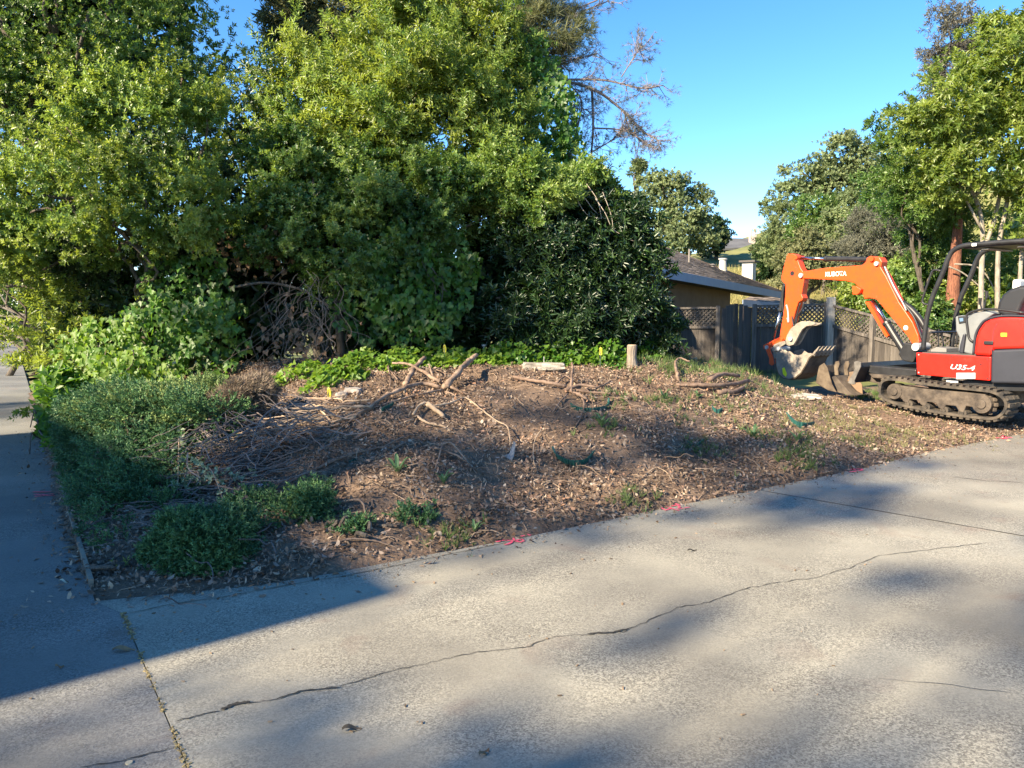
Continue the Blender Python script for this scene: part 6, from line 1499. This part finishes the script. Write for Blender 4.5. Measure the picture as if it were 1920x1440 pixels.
for k, (x, y, s) in enumerate([(1412, 822, 1.0), (1245, 750, .9), (1128, 802, 1.0), (1495, 830, 1.0), (745, 888, 1.0), (832, 908, .8), (1308, 748, .7), (890, 998, .6)]):
    p = hit(x, y); w = thing('weed', tuple(p), wl[k], 'weed', 'weeds sprouting on the mound')
    for j in range(9):
        me = bpy.data.meshes.get('weed_leaf') 
        if me is None:
            b = MB(); n = 5; mid, lf, rt = [], [], []
            for i in range(n):
                t = i / (n - 1); wd = .030 * math.sin(math.pi * (.12 + .86 * t)); z = .10 * math.sin(t * 1.9); x_ = .11 * t
                mid.append((x_, 0, z)); lf.append((x_, wd / 2, z + .006)); rt.append((x_, -wd / 2, z + .006))
            b.add(mid + lf + rt, [(i, i + 1, n + i + 1, n + i) for i in range(n - 1)] + [(i + 1, i, 2 * n + i, 2 * n + i + 1) for i in range(n - 1)])
            me = bpy.data.meshes.new('weed_leaf'); me.from_pydata(b.v, [], b.f); me.materials.append(foliage('weed_green', (0.06, 0.14, 0.05), (0.10, 0.19, 0.07), None, .2, rough=.5)); me.update()
        o = bpy.data.objects.new('leaf', me); COL.objects.link(o); o.parent = w; o.rotation_euler = (0, random.uniform(-.35, .25), j * 2.4); o.scale = (s * random.uniform(.7, 1.2),) * 3
# leafy sapling in the brush (pale round leaves)
sp = thing('sapling', tuple(hit(345, 930)), 'thin sapling with pale round leaves poking from the brush', 'sapling')
b = MB(); st = []
for pts in ([(330, 960, .02), (335, 925, .12), (338, 880, .30)], [(335, 940, .05), (360, 915, .15), (395, 925, .2), (420, 955, .06)], [(350, 930, .1), (400, 928, .12), (470, 925, .12)]):
    q = smooth_path(up_pts(pts), 5); b.tube(q, .004, 5); st += q
b.build('stem', M_rootpale, sp)
pos = np.array([tuple(p + Vector((random.gauss(0, .03), random.gauss(0, .03), random.gauss(0.01, .02)))) for p in st for _ in range(3)])
leaf_obj('foliage', scatter(leaf4(3, .045, .034, .02, 70, seed=6), pos, rng.normal(size=(len(pos), 3)) + np.array([0, -.3, .6]), rng.uniform(.6, 1.0, len(pos))), foliage('leaf_pale', (0.20, 0.26, 0.14), (0.28, 0.33, 0.20), None, .2), sp)

# green corrugated edging pieces
M_green = mat('green_plastic', (0.012, 0.075, 0.068), (0.035, 0.115, 0.10), scale=10, rough=.4, world_co=True)
def edging(label, pts, h, tilt=.25, ncor=None, sink=.02):
    q = smooth_path(up_pts([(x, y, 0) for x, y in pts]), 8); n = len(q); b = MB(); L_ = sum((q[i + 1] - q[i]).length for i in range(n - 1)); nc = int(L_ / .034) * 2 + 1
    row = []
    for k in range(nc + 1):
        t = k / nc * (n - 1); i = min(int(t), n - 2); p = q[i].lerp(q[i + 1], t - i); d_ = (q[i + 1] - q[i]); d_.z = 0; d_.normalize(); s = Vector((d_.y, -d_.x, 0))
        row.append((p + s * (.008 if k % 2 else -.008), s))
    vs = []; 
    for p, s in row:
        vs += [p + Vector((0, 0, -sink)), p + Vector((0, 0, .7 * h)) + s * tilt * h, p + Vector((0, 0, .7 * h)) + s * (tilt * h - .004), p + Vector((0, 0, -sink)) - s * .004]
    fs = []
    for i in range(len(row) - 1):
        for j in range(4): fs.append((i * 4 + j, i * 4 + (j + 1) % 4, (i + 1) * 4 + (j + 1) % 4, (i + 1) * 4 + j))
    b.add(vs, fs); tag(b.build('plastic_edging', M_green, loc=q[0]), label, 'edging', 'green corrugated edging pieces sticking out of the soil')
edging('largest green corrugated edging arc, on the lower middle slope', [(1043, 848), (1050, 862), (1068, 872), (1090, 872), (1107, 855)], .085, .5)
edging('green corrugated edging under the tangled root crown', [(1070, 762), (1085, 770), (1110, 772), (1137, 765), (1140, 752)], .06, .2)
edging('green corrugated edging strip near the excavator blade side', [(1478, 782), (1490, 795), (1505, 802), (1522, 800)], .09, .3)
edging('small green edging piece above the right root', [(1336, 768), (1344, 775), (1352, 772)], .07, .2)
edging('short green edging piece left of the thin arched root', [(1290, 832), (1302, 838), (1316, 830)], .06, .4)
edging('green and white striped edging scrap below the long branch', [(712, 772), (720, 768), (732, 762)], .06, .6)
edging('dark green edging end almost buried left of the slope weeds', [(655, 868), (668, 862), (680, 858)], .03, .4)

# flags, stake, stump, slab, stones
def flag(px, py, py_base, label, w=.05):
    p = hit(px, py_base); topz = (P(px, py, p.y)).z; t = thing('marker_flag', tuple(p), label, 'flag')
    b = MB(); b.tube([p + Vector((0, 0, -.05)), Vector((p.x, p.y, topz))], .0035, 5); b.build('wire', M_steel, t)
    b = MB(); a = Vector((p.x, p.y, topz)); f = [a, a + Vector((.022, -.01, -.02)), a + Vector((.036, .012, -.06)), a + Vector((.024, .0, -.10)), a + Vector((.004, 0, -.115)), a + Vector((-.012, .012, -.10)), a + Vector((-.012, -.01, -.03))]
    b.prism(f, (0, .003, 0)); b.build('flag', mat('flag_yellow', (0.70, 0.60, 0.04), rough=.5, trans=.3), t)
flag(1125, 650, 690, 'yellow marker flag in the ivy near the stump')
flag(616, 725, 752, 'yellow marker flag behind the looped pale branches')
flag(833, 645, 690, 'thin yellow marker flag in the ivy above the crest root')
p = hit(907, 679); b = MB(); zt = P(907, 646, p.y).z; b.tube([(p.x, p.y, p.z - .05), (p.x, p.y, zt - .02)], .009, 8); b.tube([(p.x, p.y, zt - .022), (p.x, p.y, zt)], .028, 12)
tag(b.build('sprinkler_riser', M_white, loc=p), 'thin white sprinkler riser standing before the ivy', 'sprinkler')
p = hit(1020, 676); b = MB(); b.tube([(p.x, p.y, p.z - .03), (p.x, p.y, p.z + .14)], .006, 6); tag(b.build('thin_stake', M_white, loc=p), 'short thin pale stake behind the flat stone', 'stake')
p = hit(1184, 686); st_ = thing('tree_stump', tuple(p), 'short cut tree stump standing at the right end of the ivy', 'stump')
b = MB(); zt = P(1184, 647, p.y).z; q = []
b.tube([p + Vector((0, 0, -.05)), p + Vector((.005, 0, .03)), p + Vector((0, 0, .12)), Vector((p.x + .005, p.y, zt - .01)), Vector((p.x + .005, p.y, zt))], [.10, .072, .062, .066, .062], 14); b.build('bole', mat('stump_bark', (0.15, 0.12, 0.095), (0.29, 0.24, 0.19), scale=6, rough=.9, bump=.8, bscale=16, stretch=(3, 3, 1)), st_, smooth=False, bevel=.004)
b = MB(); b.tube([(p.x + .005, p.y, zt), (p.x + .005, p.y, zt + .004)], .056, 14); b.build('cut_face', M_cut, st_)
def rock(label, px, py, sx, sy, sz, m, seed, name='stone', cat='stone', group=None):
    r = np.random.default_rng(seed); p = hit(px, py); import bmesh
    bm = bmesh.new(); bmesh.ops.create_icosphere(bm, subdivisions=3, radius=1)
    for v in bm.verts:
        c = v.co; s = 1
        c2 = Vector((max(-.72, min(.72, c.x)), max(-.72, min(.72, c.y)), max(-.6, min(.6, c.z))))
        k = .10 * math.sin(c.x * 5 + seed) * math.sin(c.y * 6 + seed * 2) + .06 * math.sin(c.z * 9 + c.x * 7)
        v.co = Vector((c2.x * sx, c2.y * sy, c2.z * sz)) * (1 + k)
    me = bpy.data.meshes.new(name); bm.to_mesh(me); bm.free(); o = link_mesh(name, me, m, smooth=False); o.location = p + Vector((0, 0, sz * .25)); o.rotation_euler = (0, 0, r.uniform(-.3, .3)); tag(o, label, cat, group); return o
M_stone = mat('stone', (0.34, 0.30, 0.255), (0.50, 0.45, 0.39), scale=7, rough=.9, bump=.5, bscale=20)
M_stoned = mat('stone_dark', (0.22, 0.19, 0.17), (0.33, 0.29, 0.26), scale=7, rough=.9, bump=.5, bscale=20)
rock('long flat pale stone slab on the crest before the ivy', 1018, 690, .34, .12, .075, mat('slab_stone', (0.20, 0.175, 0.145), (0.40, 0.36, 0.30), scale=5, rough=.95, bump=.9, bscale=14), 1)
rock('rounded tan rock half hidden by branches left of the crest root', 662, 738, .12, .08, .07, M_stoned, 2)
rock('flat greyish rock beside the dead juniper clump', 570, 765, .22, .12, .05, M_stoned, 3)
rock('brown rock near the small yellow flag', 640, 745, .08, .07, .06, M_stoned, 4)
rock('pale blue grey stone lying in the brush pile', 492, 912, .05, .04, .02, mat('stone_pale', (0.5, 0.52, 0.56), rough=.8), 5)
rock('grey rock at the front corner near the ball juniper', 268, 1064, .035, .03, .03, M_stoned, 6)
rock('pale stone beside the grey rock at the front corner', 290, 1075, .035, .03, .018, M_stone, 7)
rock('flat pale rock before the spare bucket', 1505, 745, .30, .2, .05, M_stone, 8)
rock('small white stone on the lower middle slope', 1112, 908, .035, .02, .012, M_stone, 9)
p = hit(955, 862); t = thing('plastic_scrap', tuple(p), 'torn grey plastic scrap standing on the middle slope', 'scrap')
b = MB(); g_ = [p, p + Vector((-.06, .01, .03)), p + Vector((-.03, 0, .045)), p + Vector((.0, .02, .05)), p + Vector((.035, .01, .16)), p + Vector((.055, .01, .15)), p + Vector((.04, 0, .03)), p + Vector((.02, -.01, 0))]; b.prism(g_, (0, .01, 0)); b.build('sheet', mat('scrap_grey', (0.2, 0.2, 0.21), (0.3, 0.3, 0.3), scale=12, rough=.6), t)
print('FOLIAGE TRIS', TRIS[0])
